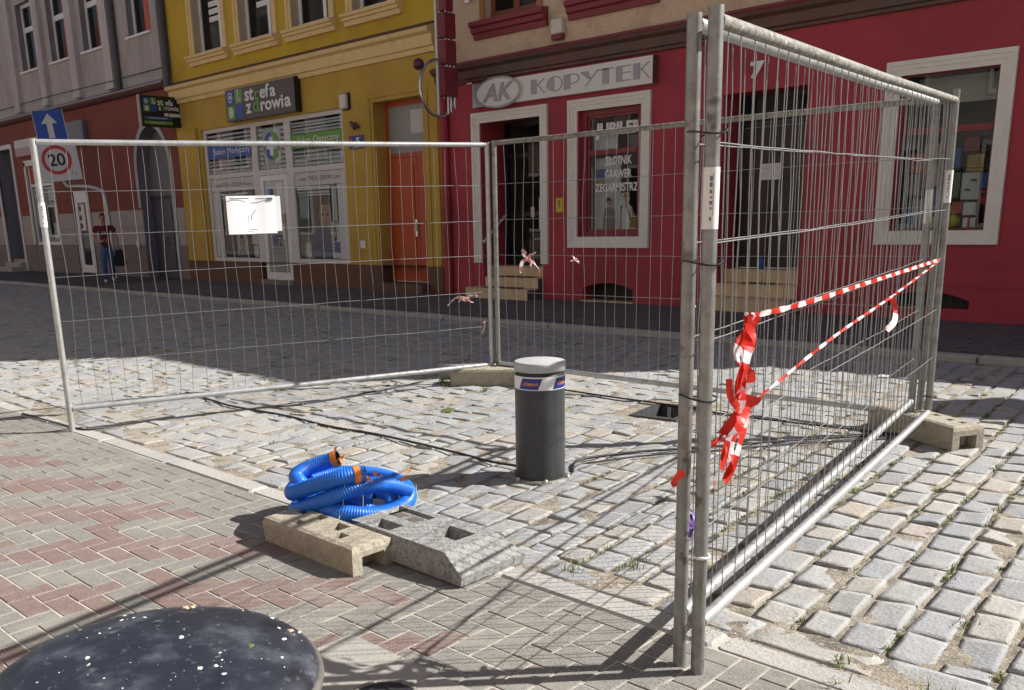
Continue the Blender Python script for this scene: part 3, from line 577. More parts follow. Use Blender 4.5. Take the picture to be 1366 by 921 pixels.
b = MB(); b.box(VENT1[0] - .02, VENT1[1] + .02, FRONT - 0.03, FRONT + 0.2, 0.03, 0.075); b.build('vent_sill', 'tile', rh)
# shop door
DY = FRONT + 0.6
dk = MB(); x0, x1, z0, z1 = -11.33, -9.98, 0.57, 3.02
dk.box(x0, x0 + 0.08, DY, DY + .06, z0, z1); dk.box(x1 - .08, x1, DY, DY + .06, z0, z1); dk.box(x0 + .08, x1 - .08, DY + .001, DY + .06, z1 - .08, z1); dk.box(x0 + .08, x1 - .08, DY + .001, DY + .06, z0, z0 + .1); dk.box(x0 + .08, x1 - .08, DY + .002, DY + .055, 1.42, 1.50); dk.box(x0 + .08, x1 - .08, DY + .002, DY + .055, 2.42, 2.50)
door = dk.build('door', 'door_black', rh)
b = MB(); b.box(x0 + .07, x1 - .07, DY + .025, DY + .033, z0 + .09, z1 - .07); b.build('pane', 'glass', door)
b = MB(); b.tube([(-10.06, DY - .05, 1.0), (-10.06, DY - .08, 1.12), (-10.06, DY - .05, 1.24)], .014, 8); b.tube([(-10.06, DY + .01, 1.0), (-10.06, DY - .05, 1.0)], .01, 6); b.tube([(-10.06, DY + .01, 1.24), (-10.06, DY - .05, 1.24)], .01, 6); b.build('handle', 'chrome', door)
text('lettering', 'www.kopytek.pl', (-10.66, -10.12, 0.98, 1.07), DY - 0.004, 'grey_ink', door, thick=0); 
text('lettering', 'www.kopytek.pl', (-10.66, -10.12, 0.985, 1.075), DY - 0.008, 'frost', door, thick=0)
text('lettering', 'ZAPRASZAMY', (-10.55, -10.22, 2.16, 2.20), DY - 0.006, 'frost', door, thick=0)
for (a, c, e, f, mk, nm) in ((-10.44, -10.28, 1.86, 1.98, 'label', 'notice'), (-10.34, -10.24, 2.02, 2.12, 'label', 'notice'), (-10.16, -9.99, 2.22, 2.44, 'label', 'sticker'), (-10.14, -9.99, 2.00, 2.12, 'frost', 'sticker'), (-10.13, -9.995, 1.78, 1.92, 'blue_print', 'sticker'), (-10.36, -10.03, 2.46, 2.58, 'label', 'notice'), (-10.72, -10.64, 1.40, 1.58, 'frost', 'notice')):
    b = MB(); b.box(a, c, DY - .012, DY - .006, e, f); b.build(nm, mk, door)
b = MB(); b.lathe([(0.0, 0), (0.05, 0.0)], 16); 
vs = [(-10.075 + .05 * math.cos(t * .628), DY - .0135, 2.32 + .04 * math.sin(t * .628)) for t in range(6)]; b = MB(); b.add([(-10.125, DY - .0135, 2.33), (-10.025, DY - .0135, 2.33), (-10.04, DY - .0135, 2.28), (-10.075, DY - .0135, 2.26), (-10.11, DY - .0135, 2.28)], [(0, 4, 3, 2, 1)]); b.build('cup_print', 'dark_red', door)
b = MB(); b.box(-10.40, -10.08, DY - .06, DY - .012, 1.42, 1.53); b.build('blue_box', 'blue_print', door)
# steps of the shop
def steps(parent, x0, x1, risers, yb, first):
    """risers: list of (z_top, y_front)"""
    s = MB(); z = PAVE - .02
    for k, (zt, yf) in enumerate(risers): s.box(x0[k], x1, yf, yb, z, zt - 0.018); z = zt - 0.018
    st = s.build('steps', 'tile_joint', parent)
    z = PAVE - 0.005
    for k, (zt, yf) in enumerate(risers):
        xa = x0[k]; n = max(3, int(round((x1 - xa) / 0.3))); wv = (x1 - xa) / n; sh = (k % 2) * 0.4
        xs_ = [xa] + [xa + wv * (i + (0.45 if k % 2 else 0)) for i in range(0 if k % 2 else 1, n)] + [x1]
        yn = risers[k + 1][1] if k + 1 < len(risers) else yf + 0.34
        for i in range(len(xs_) - 1):
            t = MB(); t.box(xs_[i] + .003, xs_[i + 1] - .003, yf - .012, yf - .001, z + .004, zt - .016); t.build('riser_tile', 'tile', st)
            t = MB(); t.box(xs_[i] + .003, xs_[i + 1] - .003, yf - .016, yn - .014, zt - .014, zt); t.build('tread_tile', 'tile', st)
        z = zt
    return st
steps(rh, [-11.42, -11.2, -11.32], -9.985, [(0.235, FRONT - 0.38), (0.405, FRONT - 0.1), (0.575, FRONT + 0.2)], FRONT + 0.6, 0)
for (a, c, e, zt, lab) in ((-11.05, -10.25, FRONT - 0.33, 0.235, 'dark rubber mat on the lowest tiled step of the shop'), (-10.98, -10.2, FRONT - 0.06, 0.405, 'dark rubber mat on the middle tiled step of the shop')):
    b = MB(); b.bbox(a, c, e, e + 0.2, zt + 0.001, zt + 0.013, .004); tag(b.build('step_mat', 'black'), lab, 'mat', 'mats on the shop steps')
hr = thing('hand_rail', 'pale slanting hand rail on the left wall of the shop entrance', 'hand rail', (-11.3, FRONT + .3, .6))
b = MB(); b.tube([(-11.27, FRONT - 0.05, 1.0), (-11.27, FRONT + .55, 1.45)], .018, 8); b.build('rail', 'label', hr)
b = MB(); b.tube([(-11.33, FRONT - 0.02, 1.02), (-11.26, FRONT - 0.02, 1.02)], .012, 6); b.tube([(-11.33, FRONT + .53, 1.435), (-11.26, FRONT + .53, 1.435)], .012, 6); b.build('bracket', 'label', hr)
# shop interiors (closed dark rooms behind the glass)
def room(parent, x0, x1, z0, z1, y0, y1, mk='interior'):
    b = MB(); vs = [(x, y, z) for z in (z0, z1) for y in (y0, y1) for x in (x0, x1)]
    b.add(vs, [(0, 1, 3, 2), (4, 6, 7, 5), (2, 3, 7, 6), (0, 2, 6, 4), (1, 5, 7, 3)]); return b.build('interior', mk, parent)
room(rh, -11.32, -9.99, 0.5, 3.0, DY + .07, DY + 2.2)
b = MB(); b.tube([(-10.3, DY + .5, 2.9), (-10.0, DY + .5, 2.86)], .05, 10); b.tube([(-10.35, DY + .55, 2.76), (-10.0, DY + .55, 2.72)], .05, 10); b.build('ceiling_pipe', 'lamp_white', rh)
# jeweller's window
def red_window(parent, o, fr, tz, y, mk='dark_red'):
    a, c, z0, z1 = o; f = MB()
    f.box(a, a + fr, y, y + .07, z0, z1); f.box(c - fr, c, y, y + .07, z0, z1); f.box(a + fr, c - fr, y + .001, y + .07, z1 - fr, z1); f.box(a + fr, c - fr, y + .001, y + .07, z0, z0 + fr)
    g_ = fr * 0.45
    f.box(a + fr, a + fr + g_, y + .03, y + .068, z0 + fr, z1 - fr); f.box(c - fr - g_, c - fr, y + .03, y + .068, z0 + fr, z1 - fr)
    f.box(a + fr + g_, c - fr - g_, y + .031, y + .068, z1 - fr - g_, z1 - fr); f.box(a + fr + g_, c - fr - g_, y + .031, y + .068, z0 + fr, z0 + fr + g_)
    if tz: f.box(a + fr + g_, c - fr - g_, y + .02, y + .069, tz - .035, tz + .035)
    w_ = f.build('window', mk, parent)
    p = MB(); p.box(a + fr, c - fr, y + .05, y + .056, z0 + fr, z1 - fr); p.build('pane', 'glass', w_); return w_
WY = FRONT + 0.08
wk = red_window(rh, WINK, 0.095, 2.36, WY)
WGY = WY + 0.046
def fit(s, x0, x1, z0, z1, y, mk, parent, bold=0.0): return text('lettering', s, (x0, x1, z0, z1), y, mk, parent, thick=0, bold=bold)
room(wk, -9.14, -8.12, 1.12, 2.95, WY + .08, WY + 1.1)
fit('JUBILER', -8.99, -8.13, 2.55, 2.79, WGY, 'sign_white', wk, 0.045)
fit('ZŁOTNIK', -8.80, -8.30, 2.16, 2.29, WGY, 'sign_white', wk, 0.03); fit('GRAWER', -8.80, -8.30, 1.96, 2.09, WGY, 'sign_white', wk, 0.03); fit('ZEGARMISTRZ', -8.98, -8.18, 1.76, 1.89, WGY, 'sign_white', wk, 0.03)
def card(parent, nm, a, c, z0, z1, y, mk, t=.006):
    b = MB(); b.box(a, c, y, y + t, z0, z1); return b.build(nm, mk, parent)
card(wk, 'display_board', -9.12, -8.62, 1.16, 2.28, WY + .22, 'white'); card(wk, 'display_board', -9.12, -8.66, 2.40, 2.70, WY + .18, 'white'); card(wk, 'display_board', -8.66, -8.12, 2.42, 2.62, WY + .5, 'frost'); card(wk, 'display_board', -9.12, -8.12, 2.72, 2.93, WY + .7, 'beige_wall')
card(wk, 'leaflet', -9.02, -8.84, 1.98, 2.11, WY + .12, 'blue_print'); card(wk, 'leaflet', -9.02, -8.88, 1.80, 1.94, WY + .12, 'gold_print')
card(wk, 'price_list', -8.78, -8.44, 1.54, 1.74, WY + .2, 'label'); card(wk, 'price_list', -9.04, -8.86, 1.52, 1.62, WY + .2, 'label')
card(wk, 'display_cloth', -9.12, -8.12, 1.12, 1.155, WY + .1, 'tile', .3)
def cutout(parent, x, y, h, shirt, hairm, facing, bagm=None):
    """life-photo standee in the display: head, hair, shirt, arms as flat board"""
    s = h; b = MB(); b.prism([(x - .13 * s, 1.16), (x + .13 * s, 1.16), (x + .15 * s, 1.16 + .28 * s), (x + .13 * s, 1.16 + .5 * s), (x + .05 * s, 1.16 + .56 * s), (x - .05 * s, 1.16 + .56 * s), (x - .13 * s, 1.16 + .5 * s), (x - .15 * s, 1.16 + .28 * s)], 'y', y, y + .01); bd = b.build('standee', shirt, parent)
    b = MB(); b.prism([(x + .07 * s * math.cos(t * .524) + .01 * facing, 1.16 + .68 * s + .1 * s * math.sin(t * .524)) for t in range(12)], 'y', y - .006, y - .001); b.prism([(x - .035 * s, 1.16 + .52 * s), (x + .035 * s, 1.16 + .52 * s), (x + .03 * s, 1.16 + .62 * s), (x - .03 * s, 1.16 + .62 * s)], 'y', y - .005, y - .0015)
    b.prism([(x - .19 * s, 1.16), (x - .135 * s, 1.16), (x - .12 * s, 1.16 + .4 * s), (x - .165 * s, 1.16 + .4 * s)], 'y', y - .005, y - .001); b.build('skin_print', 'face_print', bd)
    b = MB(); b.prism([(x + .08 * s * math.cos(t * .4) - .01 * facing, 1.16 + .70 * s + .1 * s * math.sin(t * .4)) for t in range(0, 9)], 'y', y - .01, y - .0065); b.build('hair_print', hairm, bd)
    if bagm: b = MB(); b.prism([(x - .03 * s, 1.16 + .55 * s), (x + .0 * s, 1.16 + .55 * s), (x + .14 * s, 1.16 + .18 * s), (x + .11 * s, 1.16 + .18 * s)], 'y', y - .007, y - .001); b.build('strap_print', bagm, bd)
cutout(wk, -8.80, WY + .16, .66, 'grey_ink', 'ink', 1); cutout(wk, -8.47, WY + .18, .72, 'sign_white', 'gold_print', 1, 'ink')
b = MB(); b.prism([(-8.42, 1.16), (-8.2, 1.16), (-8.33, 1.48)], 'y', WY + .15, WY + .155); b.build('gold_drape', 'gold_print', wk)
for x, z in ((-8.28, 1.6), (-8.33, 1.75), (-8.17, 1.7), (-8.2, 1.62), (-8.25, 2.68)):
    b = MB(); b.lathe([(0, -.02), (.02, -.01), (.02, .01), (0, .02)], 10, (x, WY + .3, z)); b.build('bulb', 'white', wk)
# door no. 7
D7 = FRONT + 0.48
b = MB(); b.box(-6.72, -5.51, D7, D7 + .06, 2.55, 2.97); b.box(-6.72, -6.66, D7, D7 + .06, .61, 2.55); b.box(-5.57, -5.51, D7, D7 + .06, .61, 2.55); f7 = b.build('door_frame', 'door_black', rh)
b = MB(); b.box(-6.60, -5.63, D7 - .002, D7 + .001, 2.62, 2.92); b.build('fanlight', 'wglass', f7)
for a, c in ((-6.655, -6.12), (-6.11, -5.575)):
    b = MB(); b.box(a, c, D7 + .01, D7 + .05, .62, 2.545); dl = b.build('door', 'door_dark', rh)
    for z0, z1 in ((.75, 1.25), (1.35, 1.75), (1.85, 2.42)):
        b = MB(); b.box(a + .09, c - .09, D7 - .006, D7 + .011, z0, z1); b.box(a + .13, c - .13, D7 - .014, D7 - .005, z0 + .05, z1 - .05); b.build('panel', 'door_dark', dl)
card(f7, 'notice', -6.36, -6.05, 1.83, 2.05, D7 - .03, 'label')
steps(rh, [-6.80, -6.72, -6.72], -5.515, [(0.24, FRONT - 0.3), (0.42, FRONT - 0.03), (0.61, FRONT + 0.2)], FRONT + .5, 0)
b = MB(); b.bbox(-6.33, -5.9, FRONT - 0.0, FRONT + .16, 0.421, 0.434, .004); tag(b.build('step_mat', 'black'), 'dark rubber mat on the steps of the brown door', 'mat', 'mats on the shop steps')
b = MB(); b.lathe([(.04, 0), (.045, .01), (.045, .14), (.038, .155), (.0, .155)], 20, (-6.2, FRONT + .3, .612)); tag(b.build('blue_can', 'blue_print'), 'small blue can standing on the landing before the brown door', 'can')
text('house_number', '7', (-6.33, -6.13, 3.12, 3.34), FRONT - 0.02, 'white', rh, thick=.02, bold=.05)
# toy window
w7 = red_window(rh, WIN7, 0.03, 2.29, FRONT + .05)
room(w7, -4.34, -3.31, 1.12, 2.94, FRONT + .13, FRONT + 1.0)
card(w7, 'display_board', -4.33, -3.32, 2.62, 2.93, FRONT + .5, 'interior_pale'); card(w7, 'shelf', -4.33, -3.32, 1.125, 1.15, FRONT + .14, 'dark_red', .5)
TY = FRONT + .22
toys = [('toy_box', -4.32, -4.2, 1.155, 1.4, 'blue_print'), ('gift_box', -4.05, -3.9, 1.155, 1.29, 'yellow_sign'), ('toy_box', -3.99, -3.83, 1.65, 1.9, 'pink_sign'), ('toy_box', -4.3, -4.13, 1.55, 1.8, 'slate_blue'), ('toy_box', -4.28, -4.12, 1.82, 2.05, 'coral'), ('gift_box', -4.1, -3.92, 1.98, 2.15, 'gold_print'), ('toy_box', -3.86, -3.7, 1.85, 2.08, 'blue_print'), ('gift_box', -3.75, -3.64, 1.32, 1.46, 'coral'), ('toy_box', -3.36, -3.31, 1.155, 1.38, 'orange_tape'), ('toy_box', -3.68, -3.5, 2.03, 2.2, 'dark_red'), ('gift_box', -3.62, -3.44, 1.80, 2.0, 'gold_print'), ('gift_box', -3.43, -3.31, 1.80, 1.98, 'ink'), ('gift_bag', -3.66, -3.46, 1.48, 1.79, 'frost'), ('toy_box', -3.45, -3.31, 1.60, 1.79, 'blue_print'), ('toy_box', -3.46, -3.32, 1.42, 1.59, 'tape_red'), ('toy_box', -3.62, -3.48, 1.30, 1.45, 'label'), ('gift_box', -3.60, -3.46, 1.155, 1.27, 'sign_white'), ('toy_box', -4.2, -4.0, 1.155, 1.5, 'slate_blue'), ('toy_box', -4.0, -3.85, 1.3, 1.62, 'blue_print'), ('toy_box', -4.1, -3.9, 1.64, 1.95, 'dark_red'), ('toy_box', -3.82, -3.7, 1.155, 1.42, 'gold_print'), ('toy_box', -3.84, -3.68, 1.5, 1.8, 'olive')]
for nm, a, c, z0, z1, mk in toys:
    b = MB(); b.bbox(a, c, TY + rnd.uniform(0, .05), TY + .16, z0, z1, .006); b.build(nm, mk, w7)
b = MB(); b.lathe([(0, -.075), (.05, -.06), (.075, 0), (.05, .06), (0, .075)], 16, (-3.70, TY - .0, 1.235)); b.build('yellow_ball', 'yellow_sign', w7)
b = MB(); b.box(-3.545, -3.515, TY - .004, TY, 1.156, 1.27); b.build('ribbon', 'tape_red', w7)
for x, z in ((-3.52, 1.69), (-3.58, 1.58), (-3.40, 1.52)):
    b = MB(); b.prism([(x + .035 * math.cos(t * .45), z + .03 * math.sin(t * .45)) for t in range(8)], 'y', TY - .008, TY - .002); b.build('print_mark', 'ink', w7)
b = MB()
for i in range(6):
    for j in range(5):
        b.lathe([(0, -.011), (.011, 0), (0, .011)], 6, (-3.605 + i * .03, TY - .004, 1.83 + j * .035))
b.build('print_dots', 'pale_yellow', w7)
# upper windows, orange casings and dark red sills
for a, c, z0, z1 in OW + [(-2.6, -1.45, 4.62, 6.3)] + [(a, c, 7.4, 9.0) for a, c, _, _ in OW]:
    y = FRONT + .18; b = MB()
    for q in ((a, a + .09, z0, z1), (c - .09, c, z0, z1), (a + .09, c - .09, z0, z0 + .12), (a + .09, c - .09, z1 - .09, z1), ((a + c) / 2 - .06, (a + c) / 2 + .06, z0 + .12, z1 - .09)): b.box(q[0], q[1], y, y + .06, q[2], q[3])
    wn_ = b.build('window', 'brown_wood', rh)
    b = MB(); b.box(a + .05, c - .05, y + .03, y + .036, z0 + .05, z1 - .05); b.build('pane', 'wglass', wn_)
    b = MB(); b.box(a + .52, a + .62, y + .015, y + .025, z0 + .12, z1 - .1); b.build('curtain', 'label', wn_)
    b = MB()
    for q in ((a - .10, a, z0, z1), (c, c + .10, z0, z1)): b.box(q[0], q[1], FRONT - .0, FRONT + .029, q[2], q[3])
    b.box(a - .1, c + .1, FRONT - .001, FRONT + .028, z1, z1 + .1); b.build('casing', 'orange_wood', wn_)
    b = MB(); b.prism([(FRONT + .03, z0 - .30), (FRONT - .03, z0 - .30), (FRONT - .05, z0 - .22), (FRONT - .10, z0 - .20), (FRONT - .10, z0 - .13), (FRONT - .15, z0 - .11), (FRONT - .16, z0 - .04), (FRONT + .2, z0 - .001)], 'x', a - .22, c + .22); b.build('sill', 'dark_red', wn_)
b = MB(); b.tube([(-12.16, FRONT - .07, PAVE), (-12.16, FRONT - .07, 3.62)], .075, 14); b.tube([(-12.16, FRONT - .07, 1.52), (-12.16, FRONT - .07, 1.58)], .09, 14); b.build('downpipe', 'red_wall', rh)
b = MB(); b.tube([(-12.14, FRONT - .04, 4.05), (-12.14, FRONT - .04, 10.7)], .06, 12); b.build('downpipe', 'zinc', rh)
# alarm box
al = thing('alarm_box', 'cream alarm box with red base on the pebbled wall', 'alarm', (-9.6, FRONT, 4.1))
b = MB(); b.bbox(-9.73, -9.50, FRONT - .07, FRONT + .03, 4.16, 4.38, .015); b.build('housing', 'lamp_white', al); b = MB(); b.bbox(-9.72, -9.51, FRONT - .065, FRONT + .03, 4.075, 4.158, .015); b.build('lens', 'dark_red', al)
b = MB(); b.bbox(-9.67, -9.525, FRONT - .02, FRONT - .001, 1.47, 1.70, .004); ys_ = tag(b.build('door_sign', 'yellow_sign'), 'small yellow sign on the crimson wall between shop door and window', 'sign')
b = MB()
for z in (1.66, 1.625, 1.60, 1.57): b.box(-9.62, -9.575, FRONT - .0215, FRONT - .0202, z - .008, z + .006)
b.build('print_mark', 'ink', ys_)
# KOPYTEK sign
ks = thing('shop_sign', 'long pale grey KOPYTEK board with oval AK emblem at its left', 'sign', (-9.6, FRONT - .1, 3.2))
SY = FRONT - 0.12
def sx(x): return onp(x, 3, SY)[0]
def sz(z): return onp(0, z, SY)[1]
b = MB(); b.box(sx(-10.95), sx(-7.88), SY, FRONT - .01, sz(3.255), sz(3.635)); b.build('board', 'kop_panel', ks)
b = MB(); b.box(sx(-11.52), sx(-10.951), SY + .012, FRONT - .01, sz(3.257), sz(3.634)); b.build('board_end', 'kop_steel', ks)
b = MB(); b.box(sx(-7.88) + .001, sx(-7.88) + .012, SY - .004, FRONT - .012, sz(3.25), sz(3.64)); b.build('end_cap', 'brown_trim', ks)
ox, oz, orx, orz = sx(-10.88), sz(3.445), 0.51, 0.245
def ell(rx, rz, y0, y1, n=40): return [(ox + rx * math.cos(2 * math.pi * k / n), oz + rz * math.sin(2 * math.pi * k / n)) for k in range(n)]
b = MB(); b.prism(ell(orx, orz, 0, 0), 'y', SY - .05, SY - .002); ov = b.build('emblem', 'kop_panel', ks)
b = MB(); e1 = ell(orx, orz, 0, 0); e2 = ell(orx - .035, orz - .03, 0, 0); n = len(e1)
b.add([(x, SY - .058, z) for x, z in e1] + [(x, SY - .058, z) for x, z in e2] + [(x, SY - .0505, z) for x, z in e1] + [(x, SY - .0505, z) for x, z in e2], [(i, (i + 1) % n, n + (i + 1) % n, n + i) for i in range(n)] + [(i, 2 * n + i, 2 * n + (i + 1) % n, (i + 1) % n) for i in range(n)] + [(n + i, n + (i + 1) % n, 3 * n + (i + 1) % n, 3 * n + i) for i in range(n)]); b.build('emblem_rim', 'kop_letter', ov)
text('emblem_letters', 'AK', (ox - .34, ox + .36, oz - .14, oz + .14), SY - .056, 'kop_letter', ov, thick=.008, bold=.03, shear=.25)
# art-deco letters: one filled half, thin outline on the other
def dk_letter(ch, x, w_, z0, z1):
    y0, y1 = SY - .009, SY - .0015; h = z1 - z0; b = MB(); t = .016
    def bar(p, q): 
        d = Vector((q[0] - p[0], q[1] - p[1])); nn = Vector((-d.y, d.x)).normalized() * t / 2
        b.prism([(p[0] + nn.x, p[1] + nn.y), (p[0] - nn.x, p[1] - nn.y), (q[0] - nn.x, q[1] - nn.y), (q[0] + nn.x, q[1] + nn.y)], 'y', y0, y1)
    def arc(cx, cz, rx, rz, a0, a1, n=14):
        P = [(cx + rx * math.cos(R(a0 + (a1 - a0) * i / n)), cz + rz * math.sin(R(a0 + (a1 - a0) * i / n))) for i in range(n + 1)]
        for i in range(n): bar(P[i], P[i + 1])
    if ch in 'KPTE': b.prism([(x, z0), (x + .42 * w_, z0), (x + .42 * w_, z1), (x, z1)] if ch != 'T' else [(x + .3 * w_, z0), (x + .7 * w_, z0), (x + .7 * w_, z1), (x + .3 * w_, z1)], 'y', y0, y1)
    if ch == 'K': bar((x + .42 * w_, z0 + .55 * h), (x + w_, z1)); bar((x + .52 * w_, z0 + .62 * h), (x + w_, z0))
    if ch == 'O':
        n = 14; b.prism([(x + w_ / 2, z0), (x + w_ / 2, z1)] + [(x + w_ / 2 + w_ / 2 * math.cos(R(90 + 180 * i / n)), z0 + h / 2 + h / 2 * math.sin(R(90 + 180 * i / n))) for i in range(1, n)], 'y', y0, y1); arc(x + w_ / 2, z0 + h / 2, w_ / 2, h / 2, -90, 90)
    if ch == 'P': arc(x + .42 * w_, z0 + .66 * h, .55 * w_, .33 * h, -90, 90)
    if ch == 'Y': b.prism([(x, z1), (x + .45 * w_, z1), (x + .6 * w_, z0 + .42 * h), (x + .42 * w_, z0 + .5 * h)], 'y', y0, y1); bar((x + w_, z1), (x + .3 * w_, z0))
    if ch == 'T': bar((x, z1 - .01), (x + w_, z1 - .01))
    if ch == 'E':
        for zz in (z0 + .01, z0 + .55 * h, z1 - .01): bar((x + .42 * w_, zz), (x + w_, zz))
    return b.build('letter', 'kop_letter', ks)
lx = [(-10.19, .28, 'K'), (-9.86, .31, 'O'), (-9.51, .30, 'P'), (-9.19, .33, 'Y'), (-8.86, .30, 'T'), (-8.52, .26, 'E'), (-8.21, .27, 'K')]
for x, w_, ch in lx: dk_letter(ch, sx(x), w_, sz(3.335), sz(3.555))
# projecting vertical sign of red blocks with chrome tubes, ring and ball
vs_ = thing('projecting_sign', 'tall hanging sign of dark red blocks, chrome tubes, ring and ball beside the downpipe', 'sign', (-11.55, 11.4, 3.05))
VX = -11.55
for k, (z0, z1, ya, yb) in enumerate(((3.40, 3.86, 11.28, 11.62), (3.90, 4.28, 11.33, 11.60), (4.31, 4.70, 11.33, 11.60), (4.73, 5.12, 11.37, 11.55), (5.15, 5.6, 11.33, 11.60), (5.63, 6.1, 11.33, 11.6))):
    b = MB(); b.bbox(VX - .09, VX + .09, ya, yb, z0, z1, .012); b.build('block', 'dark_red', vs_)
    b = MB()
    for y in (ya + .04, (ya + yb) / 2, yb - .04): b.lathe([(0, -.02), (.02, -.012), (.02, .012), (0, .02)], 8, (VX + .04, y, z0 - .02))
    b.build('stud', 'chrome', vs_)
b = MB(); b.tube([(VX, 11.22, 3.06), (VX, 11.22, 6.3)], .022, 10); b.build('pole', 'label', vs_)
for y, z in ((11.40, 3.12), (11.47, 3.15), (11.56, 3.22)): b = MB(); b.tube([(VX + .05, y, z), (VX + .05, y, 6.2)], .017, 8); b.build('tube', 'chrome', vs_)
b = MB(); b.tube([(VX + .02, 11.20 + .40 * math.cos(R(a)), 3.52 + .44 * math.sin(R(a))) for a in range(70, 395, 6)], .026, 8); b.build('ring', 'chrome', vs_)
b = MB(); b.lathe([(.092 * math.sin(R(a)), -.092 * math.cos(R(a))) for a in range(0, 181, 12)], 20, (VX, 10.80, 3.86)); b.build('ball', 'ball', vs_)
for z in (3.68, 4.96): b = MB(); b.tube([(VX, 11.6, z), (VX, 11.99, z + .03)], .02, 8); b.box(VX - .06, VX + .06, 11.975, 12.0, z - .03, z + .09); b.build('bracket', 'chrome', vs_)
# ---------------- yellow house
YX0, YX1 = -21.66, -12.34
yh = thing('yellow_house', 'mustard yellow house with cream window trims and a health shop below', 'house', (-17, FRONT, 0))
SHOP = (-20.55, -15.11, 0.55, 3.61); D5 = (-14.13, -12.74, PAVE - .02, 3.60)
b = MB(); b.wall(YX0, YX1, 0.55, 4.40, FRONT, [SHOP + (.16,), D5 + (.3,)], .2); b.build('wall', 'ochre', yh)
b = MB(); b.wall(YX0, YX1, 0.0, 0.55, FRONT - .03, [(-18.42, -17.12, PAVE - .02, .55, .19), (D5[0], D5[1], PAVE - .02, .55, .33)], .2); b.box(YX0, -18.42, FRONT - .03, FRONT + .15, .551, .553); b.box(-17.12, D5[0], FRONT - .03, FRONT + .15, .551, .553); b.build('plinth', 'brown_plinth', yh)
YW = [(-20.47, -19.22), (-18.53, -17.27), (-16.59, -15.34), (-14.62, -13.42)]
YWZ = (5.27, 7.1)
b = MB(); b.wall(YX0, YX1, 4.38, 11.2, FRONT + .02, [(a, c, *YWZ) for a, c in YW] + [(a, c, 8.3, 10.1) for a, c in YW], .26, 0, 1); b.box(YX1 - .3, YX1, FRONT + .03, FRONT + 9, 0, 11.2); b.build('wall', ['mustard', 'reveal_tan'], yh)
b = MB(); b.prism([(FRONT - .3, 11.2), (FRONT + 4.5, 14.2), (FRONT + 9.2, 11.2)], 'x', YX0, YX1); b.build('roof', 'roof', yh)
b = MB(); b.prism([(FRONT + .02, 4.28), (FRONT - .05, 4.29), (FRONT - .06, 4.37), (FRONT - .10, 4.39), (FRONT - .12, 4.57), (FRONT - .20, 4.61), (FRONT - .22, 4.68), (FRONT + .02, 4.76)], 'x', YX0 - .02, YX1 - .02); b.build('cornice', 'pale_yellow', yh)
b = MB(); b.prism([(FRONT - .215, 4.684), (FRONT + .02, 4.766), (FRONT + .02, 4.80)], 'x', YX0 - .01, YX1 - .03); b.build('flashing', 'brown_trim', yh)
# pilasters
b = MB(); b.bbox(-21.52, -20.66, FRONT - .09, FRONT + .02, .553, 3.66, .01); b.build('pilaster', 'ochre', yh)
b = MB(); b.bbox(-12.66, -12.36, FRONT - .04, FRONT + .02, .553, 4.27, .01); b.build('pilaster', 'ochre', yh)
b = MB(); b.box(-14.90, -14.37, FRONT - .008, FRONT + .001, .60, 1.24); mt = b.build('meter_door', 'ochre', yh)
b = MB(); b.box(-14.74, -14.58, FRONT - .02, FRONT - .008, .88, 1.03); b.build('bell_plate', 'label', mt)
b = MB(); b.box(-21.3, -21.02, FRONT - .10, FRONT - .091, 1.25, 1.9); b.build('meter_door', 'ochre', yh)
# windows upstairs
for a, c in YW:
    for z0, z1 in (YWZ, (8.3, 10.1)):
        y = FRONT + .2; b = MB()
        for q in ((a, a + .09, z0, z1), (c - .09, c, z0, z1), (a + .09, c - .09, z0, z0 + .10), (a + .09, c - .09, z1 - .09, z1), (a + .70 * (c - a) - .05, a + .70 * (c - a) + .05, z0 + .10, z1 - .09)): b.box(q[0], q[1], y, y + .06, q[2], q[3])
        wn_ = b.build('window', 'pvc', yh)
        b = MB(); b.box(a + .05, c - .05, y + .03, y + .036, z0 + .05, z1 - .05); b.build('pane', 'wglass', wn_)
        b = MB(); n = 0
        for k in range(7): b.box(a + .42, c - .1, y + .012, y + .026, z1 - .2 - k * .16, z1 - .09 - k * .16)
        b.build('blind', 'blind', wn_)
        b = MB()
        for d0, d1, pr in ((.0, .08, .05), (.08, .17, .03)):
            for q in ((a - .17 + d0, a - .17 + d1), (c + .17 - d1, c + .17 - d0)): b.box(q[0], q[1], FRONT + .02 - pr, FRONT + .021, z0 - .0, z1)
        b.box(a - .17, c + .17, FRONT - .031, FRONT + .0215, z1, z1 + .17); b.build('casing', 'pale_yellow', wn_)
        b = MB(); b.prism([(FRONT + .02, z0 - .24), (FRONT - .06, z0 - .24), (FRONT - .08, z0 - .16), (FRONT - .12, z0 - .15), (FRONT - .13, z0 - .10), (FRONT - .17, z0 - .085), (FRONT - .18, z0 - .03), (FRONT + .22, z0 - .001)], 'x', a - .19, c + .22); b.build('sill', 'pale_yellow', wn_)
